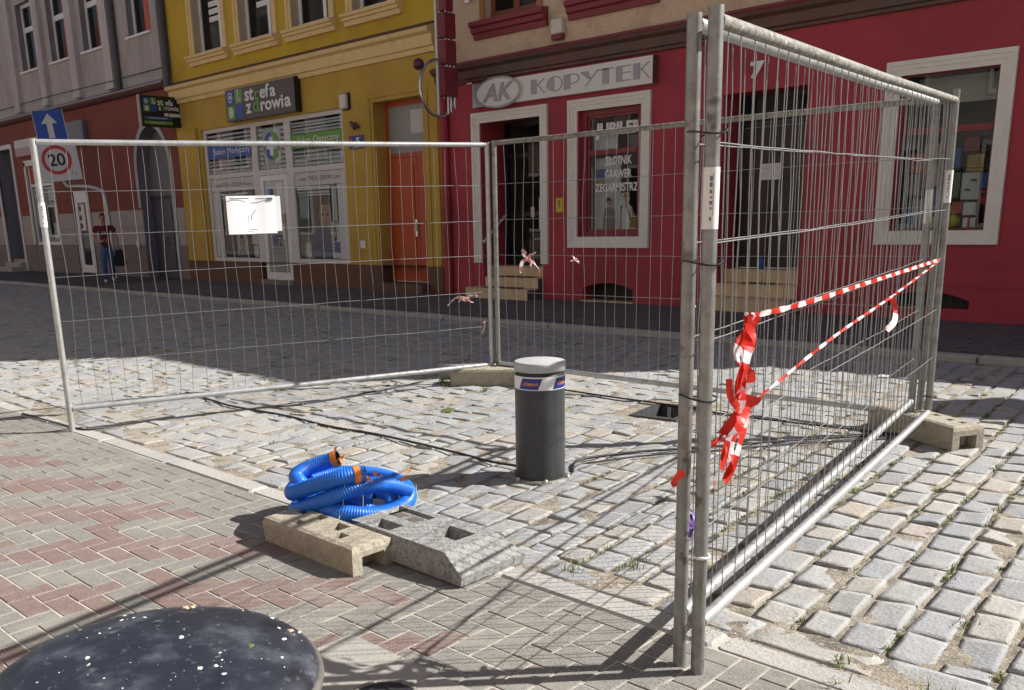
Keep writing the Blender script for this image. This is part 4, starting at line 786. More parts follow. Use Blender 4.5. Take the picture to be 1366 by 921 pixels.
# shop front
SYF = FRONT + .06
def bars(b, L, y0, y1):
    for q in L: b.box(q[0], q[1], y0, y1, q[2], q[3])
b = MB(); bars(b, [(-20.55, -20.43, .55, 3.61), (-15.22, -15.11, .55, 3.61), (-18.50, -18.30, .55, 3.61), (-17.22, -17.0, .55, 3.61)], SYF, SYF + .07)
bars(b, [(-20.43, -18.5, 3.52, 3.61), (-18.3, -17.22, 3.52, 3.61), (-17.0, -15.22, 3.52, 3.61), (-20.43, -18.5, 2.48, 2.58), (-18.3, -17.22, 2.46, 2.58), (-17.0, -15.22, 2.46, 2.57), (-20.43, -18.5, .55, .64), (-17.0, -15.22, .55, .64)], SYF + .002, SYF + .068)
sf = b.build('shop_window', 'pvc_grey', yh)
b = MB(); b.box(-20.5, -18.4, SYF + .035, SYF + .041, .6, 3.56); b.build('pane', 'glass', sf); b = MB(); b.box(-17.1, -15.16, SYF + .035, SYF + .041, .6, 3.56); b.build('pane', 'glass', sf); b = MB(); b.box(-18.4, -17.1, SYF + .035, SYF + .041, 2.52, 3.56); b.build('pane', 'glass', sf)
room(sf, -20.54, -15.12, .3, 3.60, SYF + .08, SYF + 2.0)
PY = SYF + .026                         # film on the front of the panes
def slats(a, c, z0, z1, n, mk='blind'):
    for k in range(n):
        z = z0 + (z1 - z0) * k / n + rnd.uniform(-.006, .006); b = MB(); hh = (z1 - z0) / n * rnd.uniform(.5, .72); t_ = rnd.uniform(-.008, .008); b.add([(a, PY + .02, z), (c, PY + .02, z + t_), (c, PY + .02, z + hh + t_), (a, PY + .02, z + hh)], [(0, 1, 2, 3)]); b.build('slat', mk, sf)
slats(-20.42, -18.51, 3.25, 3.50, 3); slats(-20.42, -18.51, 2.60, 2.92, 4); slats(-18.29, -17.23, 2.60, 3.50, 9); slats(-16.99, -15.23, 3.25, 3.50, 4); slats(-16.99, -15.23, 2.60, 2.93, 4); slats(-16.95, -15.8, 1.96, 2.2, 4); slats(-20.4, -18.9, 2.0, 2.16, 2)
card(sf, 'blue_band', -20.42, -18.51, 2.93, 3.23, PY, 'blue_print'); fit('Salon Medyczny', -20.16, -18.62, 2.98, 3.15, PY - .003, 'sign_white', sf)
card(sf, 'green_band', -16.99, -15.23, 2.95, 3.23, PY, 'green_print'); fit('Salon Optyczny', -16.78, -15.36, 3.0, 3.17, PY - .003, 'sign_white', sf)
# round blue and green emblem with a white cross
lc = (-17.76, 3.07); n = 24
card(sf, 'emblem_ground', -18.1, -17.42, 2.74, 3.40, PY + .010, 'frost', .003)
for mk, a0, nm in (('blue_print', 90, 'emblem_half'), ('green_print', -90, 'emblem_half')):
    b = MB(); b.prism([(lc[0], lc[1] - .30), (lc[0], lc[1] + .30)][::(1 if a0 == 90 else -1)] + [(lc[0] + .30 * math.cos(R(a0 + 180 * i / n)), lc[1] + .30 * math.sin(R(a0 + 180 * i / n))) for i in range(1, n)], 'y', PY, PY + .004); b.build(nm, mk, sf)
b = MB(); b.box(lc[0] - .065, lc[0] + .065, PY - .006, PY - .001, lc[1] - .2, lc[1] + .19); b.box(lc[0] - .19, lc[0] - .065, PY - .006, PY - .001, lc[1] - .06, lc[1] + .07); b.box(lc[0] + .065, lc[0] + .19, PY - .006, PY - .001, lc[1] - .06, lc[1] + .07); b.build('emblem_cross', 'sign_white', sf)
# grey header films with the web address
card(sf, 'header_film', -20.42, -18.51, 2.18, 2.47, PY, 'frost'); fit('www.STREFA-ZDROWIA.com', -20.25, -18.66, 2.28, 2.37, PY - .003, 'grey_ink', sf)
card(sf, 'header_film', -16.99, -15.23, 2.18, 2.45, PY, 'frost'); fit('www.STREFA-ZDROWIA.com', -16.8, -15.4, 2.28, 2.37, PY - .003, 'grey_ink', sf)
card(sf, 'side_film', -20.42, -20.05, .65, 2.17, PY, 'frost'); card(sf, 'side_film', -15.52, -15.23, .65, 2.17, PY, 'frost'); card(sf, 'coral_panel', -20.0, -19.72, 1.55, 2.2, PY + .3, 'coral'); card(sf, 'coral_panel', -20.35, -19.75, 2.6, 2.93, PY + .06, 'coral'); card(sf, 'coral_panel', -20.35, -19.9, 3.24, 3.45, PY + .06, 'coral'); card(sf, 'pale_wall', -20.5, -15.15, .35, 3.55, SYF + 1.2, 'interior_pale'); card(sf, 'white_strip', -15.75, -15.58, 1.4, 2.1, PY + .02, 'label')
def portrait(parent, cx, z0, w_, h, y, hairm, ground, cloth, glasses=False, scarf=False):
    f = card(parent, 'portrait_poster', cx - w_ / 2, cx + w_ / 2, z0, z0 + h, y, ground)
    def el(nm, mk, ex, ez, rx, rz, d, a0=0, a1=360, n=20):
        b = MB(); b.prism([(cx + ex * w_ + rx * w_ * math.cos(R(a0 + (a1 - a0) * i / n)), z0 + ez * h + rz * h * math.sin(R(a0 + (a1 - a0) * i / n))) for i in range(n)], 'y', y - d, y - d + .002); b.build(nm, mk, f)
    el('hair_print', hairm, 0, .62, .26, .32, .003); 
    b = MB(); b.prism([(cx - .45 * w_, z0 + .004), (cx + .45 * w_, z0 + .004), (cx + .36 * w_, z0 + .24 * h), (cx + .12 * w_, z0 + .34 * h), (cx - .12 * w_, z0 + .34 * h), (cx - .36 * w_, z0 + .24 * h)], 'y', y - .006, y - .004); b.build('clothing_print', cloth, f)
    b = MB(); b.prism([(cx - .08 * w_, z0 + .3 * h), (cx + .08 * w_, z0 + .3 * h), (cx + .08 * w_, z0 + .46 * h), (cx - .08 * w_, z0 + .46 * h)], 'y', y - .0075, y - .0062); b.build('neck_print', 'face_print', f)
    el('face_print', 'face_print', .02, .58, .19, .23, .0095)
    el('fringe_print', hairm, -.02, .74, .21, .12, .012, 0, 190)
    for s in (-1, 1): el('eye_print', 'ink', .02 + s * .075, .60, .035 if not glasses else .06, .014 if not glasses else .035, .013)
    el('mouth_print', 'dark_red', .02, .44, .05, .014, .013); el('nose_print', 'skin', .03, .52, .018, .035, .0128)
    if scarf: el('scarf_print', cloth, 0, .30, .40, .12, .0145)
portrait(sf, -16.08, .68, 1.12, 1.48, PY + .07, 'hair_print', 'interior', 'scarf_print', scarf=True); portrait(sf, -19.35, .66, .42, .56, PY + .05, 'ink', 'frost', 'grey_ink', glasses=True)
pp = card(sf, 'poster', -15.83, -15.38, .66, 1.42, PY + .02, 'sign_white'); card(pp, 'print_block', -15.80, -15.46, .78, 1.0, PY + .015, 'blue_print', .003); 
b = MB(); b.prism([(-15.78, 1.02), (-15.66, 1.02), (-15.65, 1.2), (-15.70, 1.32), (-15.76, 1.3)], 'y', PY + .015, PY + .018); b.build('print_block', 'ink', pp)
b = MB(); b.prism([(-15.73, 1.1), (-15.68, 1.1), (-15.68, 1.26), (-15.72, 1.27)], 'y', PY + .012, PY + .0145); b.build('print_block', 'face_print', pp)
for (a, c, z0, z1, mk) in ((-16.85, -16.55, .66, .98, 'label'), (-16.50, -16.25, .66, 1.05, 'hair_print'), (-16.2, -15.9, .66, .95, 'scarf_print'), (-18.95, -18.62, .95, 1.5, 'label'), (-18.85, -18.66, .66, .92, 'label'), (-16.9, -16.4, 1.1, 1.25, 'slate_blue'), (-16.95, -16.62, 1.5, 1.95, 'frost')):
    card(sf, 'leaflet', a, c, z0, z1, PY + .03 + rnd.uniform(0, .05), mk)
b = MB(); b.prism([(-18.79, 1.2), (-18.72, 1.3), (-18.76, 1.42), (-18.84, 1.42), (-18.88, 1.3)], 'y', PY + .02, PY + .024); b.build('print_mark', 'tape_red', sf)
# shop door
b = MB(); bars(b, [(-18.29, -18.15, .17, 2.45), (-17.36, -17.23, .17, 2.45), (-18.15, -17.36, 2.33, 2.45), (-18.15, -17.36, .17, .33)], SYF + .0, SYF + .06); ds = b.build('door', 'pvc', yh)
b = MB(); b.box(-18.16, -17.35, SYF + .03, SYF + .036, .3, 2.35); b.build('pane', 'glass', ds)
card(ds, 'lower_film', -18.14, -17.37, .34, 1.30, SYF + .018, 'frost_dark'); card(ds, 'upper_film', -18.14, -17.37, 1.62, 2.32, SYF + .02, 'frost'); card(ds, 'blue_sticker', -18.02, -17.82, 1.98, 2.16, SYF + .012, 'blue_print'); card(ds, 'paper_notice', -17.68, -17.46, 2.0, 2.28, SYF + .012, 'label')
text('lettering', 'NFZ', (-17.99, -17.58, .92, 1.16), SYF + .014, 'logo_blue', ds, thick=0, bold=.02); card(ds, 'rule', -18.12, -17.4, .74, .75, SYF + .014, 'grey_ink', .002); card(ds, 'rule', -18.05, -17.45, .84, .855, SYF + .014, 'grey_ink', .002)
b = MB(); b.tube([(-17.42, SYF - .05, 1.05), (-17.42, SYF - .05, 1.4)], .014, 8); b.build('handle', 'chrome', ds)
b = MB(); b.box(-18.42, -17.12, FRONT - .05, SYF + .0, PAVE - .02, .165); b.build('door_step', 'plinth_stone', yh)
# door no. 5
b = MB(); 
for d0, d1, pr in ((0, .07, .05), (.07, .15, .03)):
    b.box(-14.28 + d0, -14.28 + d1, FRONT - pr, FRONT + .001, .553, 3.75 - d1); b.box(-12.58 - d1, -12.58 - d0, FRONT - pr - .012, FRONT + .001, .553, 3.75 - d1); b.box(-14.28 + d0, -12.58 - d0, FRONT - pr - .0006, FRONT + .0015, 3.75 - d1, 3.75 - d0)
b.build('door_surround', 'ochre', yh)
Y5 = FRONT + .27
b = MB(); bars(b, [(-14.13, -14.05, .22, 3.6), (-12.82, -12.74, .22, 3.6), (-14.05, -12.82, 3.52, 3.6), (-14.05, -12.82, 2.58, 2.66)], Y5, Y5 + .06); f5 = b.build('door_frame', 'orange_door', yh)
b = MB(); b.box(-14.05, -12.82, Y5 + .02, Y5 + .03, 2.66, 3.52); b.build('fanlight', 'frost_dark', f5)
card(f5, 'painted_reflex', -13.42, -12.86, 3.0, 3.42, Y5 + .015, 'frost', .003)  # pale card painted in as the reflection on the fanlight
for a, c in ((-14.045, -13.28), (-13.27, -12.825)):
    b = MB(); b.box(a, c, Y5 + .01, Y5 + .05, .23, 2.575); d_ = b.build('door', 'orange_door', yh)
    for z0, z1 in ((.40, 1.18), (1.34, 2.42)):
        b = MB(); b.box(a + .11, c - .09, Y5 - .006, Y5 + .011, z0, z1); b.box(a + .15, c - .13, Y5 - .014, Y5 - .005, z0 + .05, z1 - .05); b.build('panel', 'orange_door', d_)
b = MB(); b.tube([(-13.33, Y5 - .03, 1.2), (-13.33, Y5 - .03, 1.36)], .012, 8); b.box(-13.36, -13.30, Y5 - .02, Y5 + .01, 1.1, 1.42); b.build('handle', 'chrome', d_)
b = MB(); b.bbox(-14.3, -12.7, FRONT - .26, Y5, PAVE - .02, .225, .012); b.build('door_step', 'brown_plinth', yh)
pl = thing('number_plate', 'blue enamel house number plate reading 5 beside the orange door', 'number plate', (-14.7, FRONT, 2.8))
b = MB(); b.bbox(-14.92, -14.46, FRONT - .015, FRONT - .001, 2.80, 3.05, .003); b.build('plate', 'logo_blue', pl); text('lettering', '5', (-14.70, -14.58, 2.88, 3.01), FRONT - .018, 'sign_white', pl, thick=0, bold=.03); card(pl, 'crest', -14.88, -14.83, 2.9, 3.01, FRONT - .018, 'coral', .002); card(pl, 'street_line', -14.78, -14.5, 2.825, 2.85, FRONT - .018, 'frost', .002)
lb = thing('wall_lamp', 'milky box lamp on the ochre wall above the shop window corner', 'lamp', (-15.0, FRONT, 3.5))
b = MB(); b.bbox(-15.05, -14.85, FRONT - .12, FRONT - .03, 3.56, 3.84, .02); b.build('shade', 'lamp_white', lb); b = MB(); b.box(-15.06, -14.82, FRONT - .03, FRONT - .001, 3.54, 3.86); b.build('back_plate', 'black', lb)
b = MB(); b.tube([(-14.82, FRONT - .03, 3.30), (-14.62, FRONT - .10, 3.17)], .035, 8); b.tube([(-14.70, FRONT - .0, 3.28), (-14.58, FRONT - .06, 3.2)], .03, 8); tag(b.build('camera_mount', 'brown_trim'), 'small brown camera pointing down on the ochre wall above the number plate', 'camera')
# dark shop sign on the wall
sg = thing('shop_sign', 'dark brown strefa zdrowia box sign with four coloured squares above the shop window', 'sign', (-17.8, FRONT - .15, 3.6))
QY = FRONT - .17
def qx(x): return onp(x, 3, QY)[0]
def qz(z): return onp(0, z, QY)[1]
b = MB(); b.bbox(qx(-19.33), qx(-16.66), QY, FRONT - .005, qz(3.69), qz(4.37), .004); b.build('box', 'sign_dark', sg)
b = MB(); b.box(qx(-16.66) + .001, qx(-16.66) + .01, QY + .002, FRONT - .008, qz(3.68), qz(4.38)); b.build('end_cap', 'sign_black', sg)
sqs = [(-19.27, 4.05, 'blue_print'), (-18.93, 4.05, 'green_print'), (-19.27, 3.73, 'green_print'), (-18.93, 3.73, 'blue_print')]
def icon(parent, k, x, z, s, y, facing='-y'):
    """eye, wheelchair, drop with cross"""
    def P(pl): return pl
    b = MB(); ax = 'y' if facing == '-y' else 'x'; y0, y1 = (y - .004, y - .001) if facing == '-y' else (y + .001, y + .004)
    def ring(cx, cz, rx, rz, t, a0=0, a1=360, n=18):
        for i in range(n):
            p, q = R(a0 + (a1 - a0) * i / n), R(a0 + (a1 - a0) * (i + 1) / n)
            b.prism([(cx + rx * math.cos(p), cz + rz * math.sin(p)), (cx + rx * math.cos(q), cz + rz * math.sin(q)), (cx + (rx - t) * math.cos(q), cz + (rz - t) * math.sin(q)), (cx + (rx - t) * math.cos(p), cz + (rz - t) * math.sin(p))], ax, y0, y1)
    if k == 0: ring(x, z, .09 * s, .11 * s, .02 * s); ring(x, z, .035 * s, .04 * s, .034 * s)
    if k == 1: ring(x, z - .03 * s, .06 * s, .07 * s, .018 * s, 120, 380); b.prism([(x - .03 * s, z), (x, z), (x - .01 * s, z + .09 * s), (x - .04 * s, z + .09 * s)], ax, y0, y1); ring(x - .03 * s, z + .12 * s, .022 * s, .025 * s, .021 * s); b.prism([(x, z - .01 * s), (x + .06 * s, z - .01 * s), (x + .08 * s, z - .1 * s), (x + .06 * s, z - .1 * s), (x + .045 * s, z - .03 * s), (x, z - .03 * s)], ax, y0, y1)
    if k == 2: ring(x, z, .09 * s, .11 * s, .035 * s); b.box(*((x - .02 * s, x + .02 * s, y0, y1) if facing == '-y' else (y0, y1, x - .02 * s, x + .02 * s)), z - .05 * s, z + .05 * s); b.box(*((x - .045 * s, x + .045 * s, y0 - .0004, y1) if facing == '-y' else (y0, y1 + .0004, x - .045 * s, x + .045 * s)), z - .02 * s, z + .02 * s)
    if b.v: b.build('icon', 'sign_white', parent)
for k, (x, z, mk) in enumerate(sqs):
    s_ = card(sg, 'colour_square', qx(x), qx(x + .31), qz(z), qz(z + .29), QY - .006, mk, .005); icon(s_, k, qx(x + .155), qz(z + .145), 1.0, QY - .0065)
LT = QY - .008
def tw(s, a, c, z0, z1, mk='sign_white'): text('lettering', s, (qx(a), qx(c), qz(z0), qz(z1)), LT, mk, sg, thick=.006, bold=.025)
tw('st', -18.52, -18.16, 4.06, 4.32); tw('r', -18.12, -17.93, 4.06, 4.24, 'green_print'); tw('ef', -17.92, -17.56, 4.06, 4.34); tw('a', -17.53, -17.32, 4.06, 4.25)
tw('z', -18.50, -18.28, 3.80, 4.0); tw('d', -18.22, -17.97, 3.80, 4.10, 'green_print'); tw('rowi', -17.92, -17.06, 3.80, 4.06); tw('a', -17.02, -16.78, 3.80, 4.0)
# projecting black sign
ps = thing('projecting_sign', 'black strefa zdrowia sign standing out from the wall over the arched door', 'sign', (-21.4, 11.5, 3.7))
PX = -21.42; py0, py1, pz0, pz1 = 11.0, 12.04, 3.74, 4.44
b = MB(); b.box(PX - .12, PX, py0, py1, pz0, pz1); b.build('box', 'sign_black', ps); b = MB(); b.box(PX - .121, PX + .001, py0 - .03, py0 - .001, pz0 - .02, pz1 + .01); b.build('edge_trim', 'zinc', ps)
b = MB(); b.box(PX - .07, PX - .03, 12.045, 12.06, pz0 - .02, pz1 + .05); b.box(PX - .07, PX - .03, 12.0, 12.05, 4.30, 4.33); b.box(PX - .07, PX - .03, 12.0, 12.05, 3.84, 3.87); b.build('bracket', 'dark_pipe', ps)
F = PX + .001
for k, (y, z, mk) in enumerate(((11.06, 4.24, 'blue_print'), (11.24, 4.24, 'green_print'), (11.06, 4.08, 'green_print'), (11.24, 4.08, 'blue_print'))):
    b = MB(); b.box(F, F + .005, y, y + .16, z, z + .145); s_ = b.build('colour_square', mk, ps); icon(s_, k, y + .08, z + .07, .55, F + .005, '+x')
def tp(s, a, c, z0, z1, mk='sign_white', bold=.02): text('lettering', s, (a, c, z0, z1), F + .006, mk, ps, facing='+x', thick=.003, bold=bold)
tp('st', 11.43, 11.57, 4.23, 4.36); tp('r', 11.58, 11.63, 4.23, 4.32, 'green_print'); tp('efa', 11.64, 11.83, 4.23, 4.37); tp('z', 11.44, 11.51, 4.12, 4.20); tp('d', 11.53, 11.60, 4.12, 4.23, 'green_print'); tp('rowia', 11.62, 11.97, 4.12, 4.23)
for (a, c, z0, z1, mk, nm) in ((11.58, 11.68, 3.99, 4.06, 'label', 'pale_bar'), (11.70, 12.0, 3.98, 4.055, 'label', 'pale_bar'), (11.05, 11.78, 3.90, 3.97, 'blue_print', 'blue_bar'), (11.05, 11.78, 3.79, 3.87, 'green_print', 'green_bar')):
    b = MB(); b.box(F, F + .004, a, c, z0, z1); b.build(nm, mk, ps)
for z, n in ((3.935, 8), (3.83, 7)):
    b = MB()
    for k in range(n): b.box(F + .004, F + .006, 11.18 + k * .06, 11.22 + k * .06, z - .014, z + .014)
    b.build('small_print', 'frost', ps)
# ---------------- grey house
GX0, GX1 = -40.0, -21.68
gh = thing('grey_house', 'grey rendered house with tall pilasters above a brick red ground floor', 'house', (-29, FRONT, 0))
GW = [(-32.95 - .9, -32.55), (-30.62, -29.34), (-28.42, -27.14), (-26.26, -25.0), (-23.60, -22.42)]
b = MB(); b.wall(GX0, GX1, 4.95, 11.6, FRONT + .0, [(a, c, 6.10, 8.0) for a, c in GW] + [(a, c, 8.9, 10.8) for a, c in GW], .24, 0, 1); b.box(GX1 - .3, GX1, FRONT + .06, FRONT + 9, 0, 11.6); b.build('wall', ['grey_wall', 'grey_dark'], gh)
b = MB(); b.prism([(FRONT - .3, 11.6), (FRONT + 4.5, 14.4), (FRONT + 9.2, 11.6)], 'x', GX0, GX1); b.build('roof', 'roof', gh)
for a, c in ((-33.4 - 1.5, -34.4), (-31.35, -30.95), (-29.18, -28.78), (-26.98, -26.58), (-24.9, -24.48)):
    b = MB(); b.box(a, c, FRONT - .13, FRONT + .001, 5.10, 11.5); b.box(a - .02, c + .02, FRONT - .145, FRONT + .001, 4.98, 5.10); b.build('pilaster', 'grey_pilaster', gh)
b = MB(); b.prism([(FRONT + .01, 4.72), (FRONT - .10, 4.74), (FRONT - .16, 4.80), (FRONT - .16, 4.84), (FRONT + .01, 4.95)], 'x', GX0, GX1 - .2); b.build('ledge', 'frieze', gh)
b = MB(); b.prism([(FRONT - .175, 4.842), (FRONT - .175, 4.868), (FRONT + .012, 4.965), (FRONT + .012, 4.952)], 'x', GX0, GX1 - .2); b.build('ledge_sheet', 'zinc', gh)
for a, c in GW:
    for z0, z1 in ((6.10, 8.0), (8.9, 10.8)):
        y = FRONT + .16; b = MB()
        for q in ((a, a + .10, z0, z1), (c - .1, c, z0, z1), (a + .1, c - .1, z0, z0 + .09), (a + .1, c - .1, z1 - .09, z1), (a + .1, c - .1, z0 + 1.12, z0 + 1.26)): b.box(q[0], q[1], y, y + .06, q[2], q[3])
        wn_ = b.build('window', 'pvc', gh); b = MB(); b.box(a + .05, c - .05, y + .03, y + .036, z0 + .04, z1 - .04); b.build('pane', 'wglass', wn_)
        if a > -29: b = MB(); b.box(c - .60, c - .36, y + .018, y + .028, z0 + .09, z1 - .1); b.build('curtain', 'coral', wn_)
        b = MB(); b.box(a - .05, c + .05, FRONT - .09, FRONT + .17, z0 - .055, z0 - .001); b.build('sill', 'pvc', wn_)
b = MB(); b.tube([(-24.28, FRONT - .10, 4.9), (-24.28, FRONT - .10, 11.5)], .085, 12); b.build('downpipe', 'dark_pipe', gh)
b = MB(); b.tube([(-21.72, FRONT - .10, 4.7), (-21.72, FRONT - .10, 11.5)], .09, 12); b.build('downpipe', 'dark_pipe', gh)
b = MB(); b.tube([(-34, FRONT - .012, 5.22), (-28.7, FRONT - .15, 5.2), (-24.5, FRONT - .15, 5.16), (-21.8, FRONT - .02, 5.2)], .012, 6); b.build('cable', 'black', gh)
ENT = (-33.95, -32.42, PAVE - .02, 4.0); SW = (-31.55, -29.5, .93, 3.40); AD = (-28.3, -27.12, PAVE - .02, 2.50)
ARW = (-23.92, -22.22, PAVE - .02, 3.92)
b = MB(); b.wall(GX0, GX1, 1.86, 4.74, FRONT + .01, [ENT + (.5,), SW + (.18,), AD + (.3,), ARW + (.35,)], .3, 0, 1); b.build('wall', ['rust_wall', 'slate_blue'], gh)
b = MB(); b.wall(GX0, GX1, 0.0, 1.86, FRONT + .025, [ENT + (.5,), SW + (.18,), AD + (.3,), ARW + (.35,)], .3, 0, 1); b.build('plinth', ['plinth_stone', 'slate_blue'], gh)
# stone panels of the plinth
def panels(x0, x1, z0, z1, cols, mk):
    for i in range(cols):
        a = x0 + (x1 - x0) * i / cols; c = x0 + (x1 - x0) * (i + 1) / cols
        b = MB(); b.bbox(a + .004, c - .004, FRONT + .0, FRONT + .03, z0 + .004, z1 - .004, .006); b.build('stone_panel', mk, gh)
for (x0, x1, cols) in ((-36.5, -33.98, 3), (-32.4, -31.57, 1), (-29.48, -28.32, 1), (-27.1, -23.94, 3), (-22.2, -21.7, 1)):
    for z0, z1, mk in ((PAVE, .5, 'plinth_stone'), (.5, .92, 'plinth_stone'), (.92, 1.40, 'stone'), (1.40, 1.86, 'stone')): panels(x0, x1, z0, z1, cols, mk)
for z0, z1, mk in ((PAVE, .5, 'plinth_stone'), (.5, .92, 'plinth_stone')): panels(-31.55, -29.5, z0, z1, 2, mk)
b = MB(); bars(b, [(-32.55, -32.42, PAVE, 4.0), (-34.1, -32.42, 4.0, 4.14), (-34.1, -33.95, PAVE, 4.0)], FRONT - .03, FRONT + .05); b.build('door_surround', 'pvc_grey', gh)
b = MB(); b.box(-33.95, -32.55, FRONT + .45, FRONT + .5, .42, 4.0); b.build('door', 'slate_blue', gh)
for k, (zt, yf) in enumerate(((.20, FRONT - .5), (.34, FRONT - .2), (.44, FRONT + .1))):
    b = MB(); b.bbox(-33.95, -32.57, yf, FRONT + .46, PAVE - .02 if k == 0 else (.2, .34)[k - 1], zt - .002, .01); b.build('step', 'stone', gh)
b = MB(); bars(b, [(-31.62, -31.5, .93, 3.5), (-29.55, -29.43, .93, 3.5), (-31.62, -29.43, 3.38, 3.56)], FRONT - .02, FRONT + .03); b.build('window_surround', 'pvc_grey', gh)
b = MB(); bars(b, [(-31.5, -31.4, .93, 3.38), (-29.65, -29.55, .93, 3.38), (-31.4, -29.65, 2.74, 2.82), (-31.4, -29.65, .93, 1.02)], FRONT + .06, FRONT + .12); gw = b.build('shop_window', 'pvc', gh)
b = MB(); b.box(-31.45, -29.6, FRONT + .09, FRONT + .096, .98, 2.78); b.build('pane', 'glass', gw); room(gw, -31.54, -29.51, .94, 3.39, FRONT + .13, FRONT + 1.2)
rp = card(gw, 'red_panel', -31.4, -29.6, 2.83, 3.36, FRONT + .07, 'tape_red'); text('lettering', 'JEDEN', (-31.0, -29.75, 3.12, 3.30), FRONT + .066, 'sign_white', rp, thick=0, bold=.02); text('lettering', 'WZROK', (-31.0, -29.75, 2.88, 3.06), FRONT + .066, 'sign_white', rp, thick=0, bold=.02)
pp = card(gw, 'poster', -31.38, -30.7, 1.05, 2.70, FRONT + .11, 'label'); card(pp, 'print_block', -31.3, -31.0, 2.5, 2.64, FRONT + .105, 'blue_print', .002); card(pp, 'print_block', -31.34, -30.8, 1.06, 1.5, FRONT + .105, 'blue_print', .002)
b = MB(); b.prism([(-31.1 + .2 * math.cos(t * .524), 2.25 + .2 * math.sin(t * .524)) for t in range(12)], 'y', FRONT + .103, FRONT + .106); b.build('print_block', 'logo_blue', pp); b = MB(); b.prism([(-31.15, 1.5), (-30.85, 1.5), (-30.9, 1.95), (-31.1, 2.0)], 'y', FRONT + .103, FRONT + .106); b.build('print_block', 'face_print', pp)
for (a, c, z0, z1, mk) in ((-30.5, -29.7, 2.3, 2.7, 'frost'), (-30.5, -29.75, 1.6, 2.25, 'hair_print'), (-30.4, -30.1, 1.1, 1.6, 'label'), (-30.1, -29.7, 1.05, 1.4, 'grey_ink')): card(gw, 'leaflet', a, c, z0, z1, FRONT + .2, mk)
card(gh, 'pale_sign_board', -32.02, -29.45, 3.70, 4.2, FRONT - .06, 'pink_sign', .06); card(gh, 'upper_sign_board', -32.02, -29.45, 3.96, 4.19, FRONT - .064, 'frost', .003)
bp = card(gh, 'slate_sign_board', -29.3, -26.7, 3.72, 4.40, FRONT - .12, 'slate_blue', .12); text('lettering', 'O', (-29.0, -28.55, 3.85, 4.28), FRONT - .125, 'frost', bp, thick=0)
# white framed glazed door with posters
b = MB(); bars(b, [(-28.0, -27.83, .12, 2.48), (-27.27, -27.14, .12, 2.48), (-27.83, -27.27, 2.15, 2.48), (-27.83, -27.27, .12, .34)], FRONT - .06, FRONT - .0); gd = b.build('door', 'pvc', gh)
b = MB(); b.box(-27.83, -27.27, FRONT - .03, FRONT - .02, .34, 2.15); b.build('pane', 'wglass', gd)
pp = card(gd, 'poster', -27.8, -27.45, 1.35, 2.1, FRONT - .04, 'label'); card(gd, 'poster', -27.44, -27.29, 1.35, 2.1, FRONT - .04, 'dark_red')
for z in (1.98, 1.72, 1.48): b = MB(); b.prism([(-27.72 + .08 * math.cos(t * .9), z + .09 * math.sin(t * .9)) for t in range(7)], 'y', FRONT - .045, FRONT - .041); b.build('print_block', 'ink', pp)
b = MB(); b.box(-28.3, -27.12, FRONT + .28, FRONT + .3, PAVE, 2.5); b.build('door_panel', 'slate_blue', gh)
# arched doorway: spandrels, grey band, dark leaves
acx, arx, asp, atop = (ARW[0] + ARW[1]) / 2, (ARW[1] - ARW[0]) / 2, 2.9, 3.92
b = MB(); n = 20; P = [(acx - arx * math.cos(math.pi * i / n), asp + (atop - asp) * math.sin(math.pi * i / n)) for i in range(n + 1)]
for i in range(n): b.add([(P[i][0], FRONT + .012, P[i][1]), (P[i + 1][0], FRONT + .012, P[i + 1][1]), (P[i + 1][0], FRONT + .012, atop), (P[i][0], FRONT + .012, atop)], [(0, 1, 2, 3)])
b.build('arch', 'rust_wall', gh)
b = MB()
for i in range(n): b.add([(P[i][0], FRONT + .013, P[i][1]), (P[i + 1][0], FRONT + .013, P[i + 1][1]), (P[i + 1][0], FRONT + .33, P[i + 1][1]), (P[i][0], FRONT + .33, P[i][1])], [(0, 1, 2, 3)])
b.build('arch_soffit', 'slate_blue', gh)
b = MB(); Q = [(acx - (arx + .14) * math.cos(math.pi * i / n), asp + (atop + .14 - asp) * math.sin(math.pi * i / n)) for i in range(n + 1)]
for i in range(n): b.add([(P[i][0], FRONT - .02, P[i][1]), (P[i + 1][0], FRONT - .02, P[i + 1][1]), (Q[i + 1][0], FRONT - .02, Q[i + 1][1]), (Q[i][0], FRONT - .02, Q[i][1]), (P[i][0], FRONT + .02, P[i][1]), (P[i + 1][0], FRONT + .02, P[i + 1][1]), (Q[i + 1][0], FRONT + .02, Q[i + 1][1]), (Q[i][0], FRONT + .02, Q[i][1])], [(0, 1, 2, 3), (0, 4, 5, 1), (3, 2, 6, 7)])
b.box(ARW[0] - .14, ARW[0], FRONT - .02, FRONT + .02, 1.9, asp); b.box(ARW[1], ARW[1] + .14, FRONT - .02, FRONT + .02, PAVE, asp); b.build('arch_band', 'zinc', gh)
b = MB(); b.box(ARW[0], ARW[1], FRONT + .34, FRONT + .37, 2.2, 3.92); b.build('fanlight', 'grey_ink', gh); b = MB(); b.box(ARW[0], ARW[1], FRONT + .26, FRONT + .36, 2.12, 2.2); b.build('transom', 'ink', gh)
b = MB(); b.box(ARW[0], ARW[1] - .52, FRONT + .30, FRONT + .345, PAVE, 2.12); dl = b.build('door', 'navy', gh)
for z0, z1 in ((.2, .75), (.85, 1.35), (1.45, 2.0)): b = MB(); b.box(ARW[0] + .14, ARW[1] - .66, FRONT + .285, FRONT + .302, z0, z1); b.build('panel', 'navy', dl)
text('lettering', 'G', (-23.32, -23.1, .88, 1.1), FRONT + .278, 'ink', dl, thick=0, bold=.02)
b = MB(); b.box(ARW[1] - .51, ARW[1], FRONT + .32, FRONT + .36, PAVE, 2.12); b.build('door', 'ink', gh)
